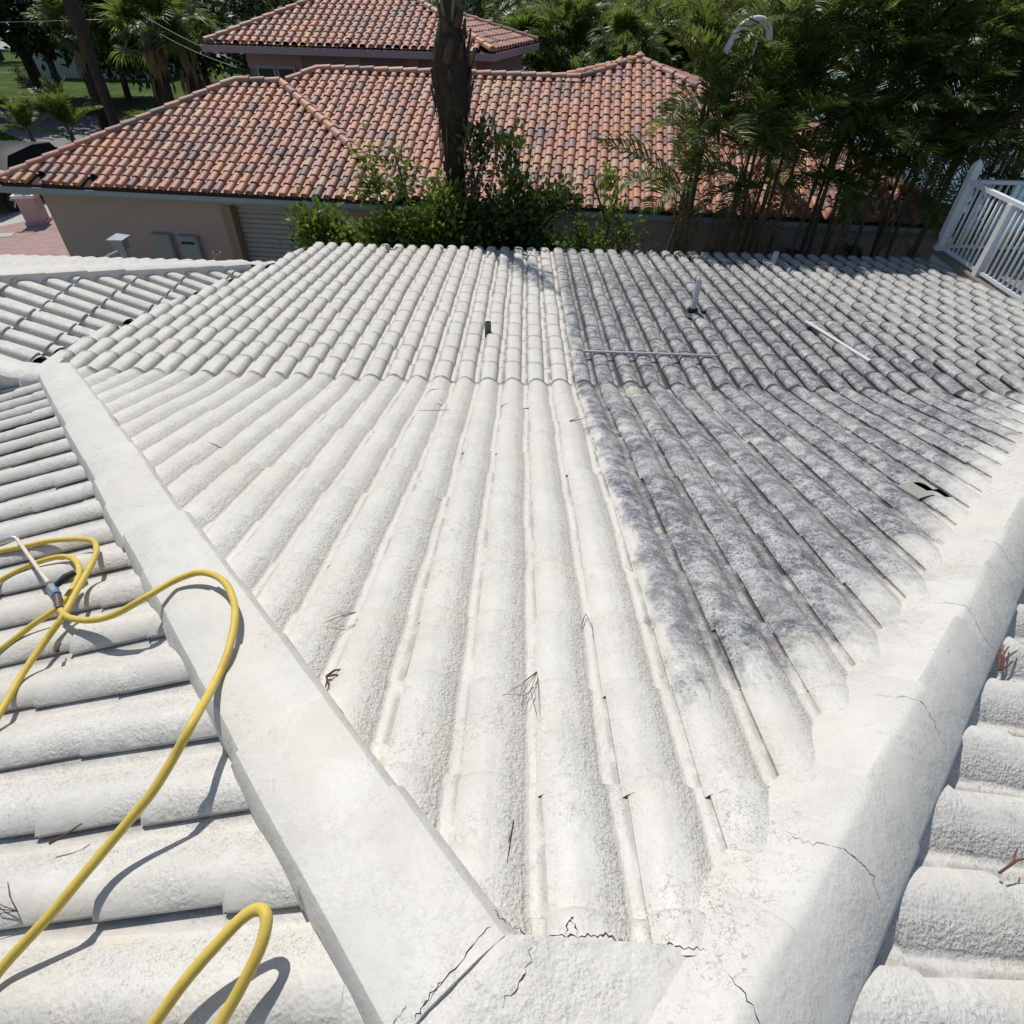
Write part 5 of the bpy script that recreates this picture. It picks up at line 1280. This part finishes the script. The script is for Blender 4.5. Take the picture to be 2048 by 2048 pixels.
# dark car at the left edge
car = thing('parked_car', 'dark navy car parked at the left behind the pink house corner', 'car', (-19.0, 24.25, 0))
side = [(-2.35, .35), (-2.4, .75), (-2.2, .98), (-1.2, 1.08), (-.55, 1.58), (.9, 1.66), (1.9, 1.55), (2.3, 1.05), (2.38, .6), (2.3, .35)]
V = []
for x, k in ((-.90, 1), (-.86, 1.0), (.86, 1.0), (.90, 1)):
    for y, z in side:
        inw = .16 if z > 1.2 else 0
        xx = x*(1-inw) if abs(x) > .87 else x*(1-inw*1.0)
        V.append((xx, y, z - (.02 if abs(x) > .87 else 0)))
k = len(side); F = [(r*k+i, r*k+(i+1) % k, (r+1)*k+(i+1) % k, (r+1)*k+i) for r in range(3) for i in range(k)]+[tuple(range(k)), tuple(range(4*k-1, 3*k-1, -1))]
m = MB(); m.add(V, F); m.build('body', MAT['car'], car, angle=35)
m = MB()
for x in (.775, -.775):
    s_ = 1 if x > 0 else -1
    m.add([(x+s_*.0, -.95, 1.12), (x+s_*.0, 1.95, 1.12), (x+s_*.0-s_*.01, 1.7, 1.5), (x-s_*.01, -.5, 1.5)], [(0, 1, 2, 3)])
m.build('side_window', MAT['glass'], car)
for x, y in ((.88, -1.45), (.88, 1.45), (-.88, -1.45), (-.88, 1.45)):
    s_ = 1 if x > 0 else -1; n = 24; V = []; F = []
    for rr, xx in ((.20, -.10), (.345, -.10), (.36, 0), (.345, .06), (.26, .07), (.25, .03)):
        for q in range(n): V.append((x+s_*xx, y+rr*cos(2*pi*q/n), .36+rr*sin(2*pi*q/n)))
    for i in range(5):
        for q in range(n): F.append((i*n+q, i*n+(q+1) % n, (i+1)*n+(q+1) % n, (i+1)*n+q))
    m = MB(); m.add(V, F); wh = m.build('wheel', MAT['tyre'], car, angle=40)
    m = MB(); m.tube([(x+s_*.035, y, .36), (x+s_*.075, y, .36)], .055, 10)
    for q in range(5):
        a = 2*pi*q/5+.3; d = Vector((0, cos(a), sin(a))); pp = Vector((0, -sin(a), cos(a)))*.030; c0 = Vector((x+s_*.062, y, .36))
        m.add([c0+d*.05-pp, c0+d*.05+pp, c0+d*.25+pp*1.4, c0+d*.25-pp*1.4], [(0, 1, 2, 3)])
    m.build('rim', MAT['steel'], wh)
# planter pillar with lamp post
pil = thing('pillar', 'pink stucco pillar with white cap and slender grey post on the pavers', 'pillar', (-16.6, 21.55, 0)); pil.rotation_euler = (0, 0, .2)
m = MB(); m.box((-.27, -.27, .1), (.27, .27, .84)); m.build('shaft', MAT['pink_wall'], pil)
m = MB(); m.box((-.31, -.31, 0), (.31, .31, .098)); m.build('base', MAT['mauve'], pil)
m = MB(); m.box((-.34, -.34, .842), (.34, .34, .93)); m.box((-.24, -.24, .932), (.24, .24, 1.0)); m.build('cap', MAT['white_paint'], pil)
m = MB(); m.tube([(0, 0, 1.0), (0, 0, 1.25)], [.10, .05], 10); m.tube([(0, 0, 1.25), (0, 0, 1.62)], .05, 10); m.build('post', MAT['steel'], pil, angle=40)
m = MB(); m.tube([(-.55, 0, 1.52), (-.1, 0, 1.6), (.1, .1, 1.62)], [.02, .03, .03], 6); m.tube([(-.6, 0, 1.5), (-.45, 0, 1.56), (-.3, 0, 1.56)], [.02, .06, .03], 8); m.build('lamp_arm', MAT['white_paint'], pil)
# metal flue between the houses
fl_ = thing('metal_flue', 'square capped metal flue rising beyond the far wing eave', 'flue', (-7.90, 12.1, 0))
m = MB(); m.tube([(0, 0, 0), (0, 0, 2.45)], .075, 12); m.build('pipe', MAT['steel'], fl_, angle=40)
m = MB(); m.box((-.11, -.11, 2.45), (.11, .11, 2.62)); m.build('louvre_box', MAT['steel'], fl_)
m = MB(); m.add([(-.16, -.16, 2.66), (.16, -.16, 2.66), (.16, .16, 2.66), (-.16, .16, 2.66), (0, 0, 2.74), (-.16, -.16, 2.64), (.16, -.16, 2.64), (.16, .16, 2.64), (-.16, .16, 2.64)], [(0, 1, 4), (1, 2, 4), (2, 3, 4), (3, 0, 4), (0, 5, 6, 1), (1, 6, 7, 2), (2, 7, 8, 3), (3, 8, 5, 0), (8, 7, 6, 5)]); m.build('cap', MAT['steel'], fl_)
m = MB(); m.tube([(-.05, 0, 2.42), (-.36, 0, 2.30), (-.5, 0, 2.2)], .022, 8); m.build('drain_pipe', MAT['pvc'], fl_, smooth=True)
# overhead cables
def cable(a, b, sag, label, r=.006):
    a, b = Vector(a), Vector(b); m = MB(); m.tube([a.lerp(b, i/10)-Vector((0, 0, sag*4*(i/10)*(1-i/10))) for i in range(11)], r, 5); return tag(m.build('overhead_cable', MAT['alu'], None, smooth=True), label, 'cable')
cable((-25.0, 23.0, 5.2), (-13.2, 24.6, 5.35), .1, 'thin cable crossing in front of the left trees', .005)
cable((-15.2, 29.6, 5.4), (-9.0, 23.4, 4.38), .12, 'overhead cable to the upper pink wall, upper of two')
cable((-15.2, 29.9, 5.0), (-9.0, 23.5, 4.2), .15, 'overhead cable to the upper pink wall, lower of two')

# white arched tube behind the palms
ar = thing('white_arch', 'white curved tubular arch standing behind the feather palms', 'arch', (3.85, 13.62, 0))
m = MB(); pts = [(-.40, 0, 4.2), (-.30, 0, 5.62), (-.22, 0, 5.80), (-.06, 0, 6.03), (.18, 0, 6.10), (.37, 0, 6.0), (.44, 0, 5.8)]
m.tube(spline(pts[1:], 6), .060, 10); m.build('arch_tube', MAT['white_paint'], ar, smooth=True)
m = MB(); m.tube([(-.40, 0, 0), (-.395, 0, 5.05)], .030, 8); m.build('pole', MAT['cane'], ar, smooth=True)
m = MB(); m.tube([(.22, .0, 5.4), (.22, .0, 6.04)], .02, 8); m.build('strut', MAT['white_paint'], ar)

# ================================================================== raised deck with railing at the right
dk = thing('raised_deck', 'raised timber deck with weathered white railing at the right edge', 'deck', (9.5, 9, 0)); DL = Vector(dk.location)
DZ, DX, DY = 2.86, 7.86, 11.92
def dbox(name, lo, hi, mat, parent=dk): m = MB(); m.box(Vector(lo)-DL, Vector(hi)-DL); return m.build(name, mat, parent)
bm_ = None
for k in range(30):
    if bm_ is None:
        m = MB(); m.box((DX-DL.x, 0, DZ-.04-DL.z), (13.0-DL.x, .132, DZ-DL.z)); bm_ = m.mesh('deck_board'); bm_.materials.append(MAT['deck_grey'])
    o = link('deck_board', bm_, dk); o.location = (0, DY-.14-k*.142-DL.y, 0)
dbox('edge_board', (DX-.13, 7.4, DZ-.035), (DX-.006, DY+.10, DZ+.012), MAT['wood_grey']); dbox('edge_board', (DX-.006, DY+.002, DZ-.035), (13, DY+.10, DZ+.012), MAT['wood_grey'])
dbox('fascia', (DX-.05, 7.4, DZ-.30), (DX-.01, DY+.02, DZ-.042), MAT['white_weather']); dbox('fascia', (DX-.01, DY+.0, DZ-.30), (13, DY+.04, DZ-.042), MAT['white_weather'])
for y in (7.6, 9.7, 11.6): dbox('support_post', (DX+.02, y, 0), (DX+.14, y+.12, DZ-.31), MAT['wood_grey'])
dbox('support_post', (12.5, 11.6, 0), (12.62, 11.72, DZ-.31), MAT['wood_grey'])
def dpost(x, y, hgt, cap, w_=.065):
    m = MB(); m.box((x-w_-DL.x, y-w_-DL.y, DZ+.012), (x+w_-DL.x, y+w_-DL.y, DZ+hgt)); p = m.build('railing_post', MAT['white_weather'], dk)
    if cap:
        m = MB(); V = []; n = 4
        for rr, zz in ((.085, 0), (.085, .03), (.06, .045), (.07, .07), (.045, .16), (.0, .22)):
            for sx, sy in ((-1, -1), (1, -1), (1, 1), (-1, 1)): V.append((x+sx*rr-DL.x, y+sy*rr-DL.y, DZ+hgt+.001+zz))
        m.add(V, [(i*4+q, i*4+(q+1) % 4, (i+1)*4+(q+1) % 4, (i+1)*4+q) for i in range(5) for q in range(4)]); m.build('post_cap', MAT['white_weather'], p)
    return p
dpost(DX, DY, 1.30, True); RH = 1.17
for y in (10.62, 9.32, 8.02): dpost(DX, y, 1.14, False, .055)
for x in (9.4, 11.0, 12.6): dpost(x, DY, 1.14, False, .055)
def rail(lo, hi, name='rail'): return dbox(name, lo, hi, MAT['white_weather'])
rail((DX-.045, 7.4, DZ+RH-.03), (DX+.045, DY-.067, DZ+RH+.03)); rail((DX-.025, 7.4, DZ+.06), (DX+.025, DY-.067, DZ+.11))
rail((DX+.067, DY-.045, DZ+RH-.03), (13, DY+.045, DZ+RH+.03)); rail((DX+.067, DY-.025, DZ+.06), (13, DY+.025, DZ+.11))
m = MB(); m.tube([(0, 0, DZ+.11), (0, 0, DZ+RH-.031)], .019, 8); BAL = m.mesh('baluster', smooth=True); BAL.materials.append(MAT['white_weather'])
y = DY-.18
while y > 7.45:
    if min(abs(y-q) for q in (10.62, 9.32, 8.02)) > .08:
        o = link('baluster', BAL, dk); o.location = (DX-DL.x, y-DL.y, 0)
    y -= .128
x = DX+.2
while x < 12.95:
    if min(abs(x-q) for q in (9.4, 11.0, 12.6)) > .08:
        o = link('baluster', BAL, dk); o.location = (x-DL.x, DY-DL.y, 0)
    x += .128
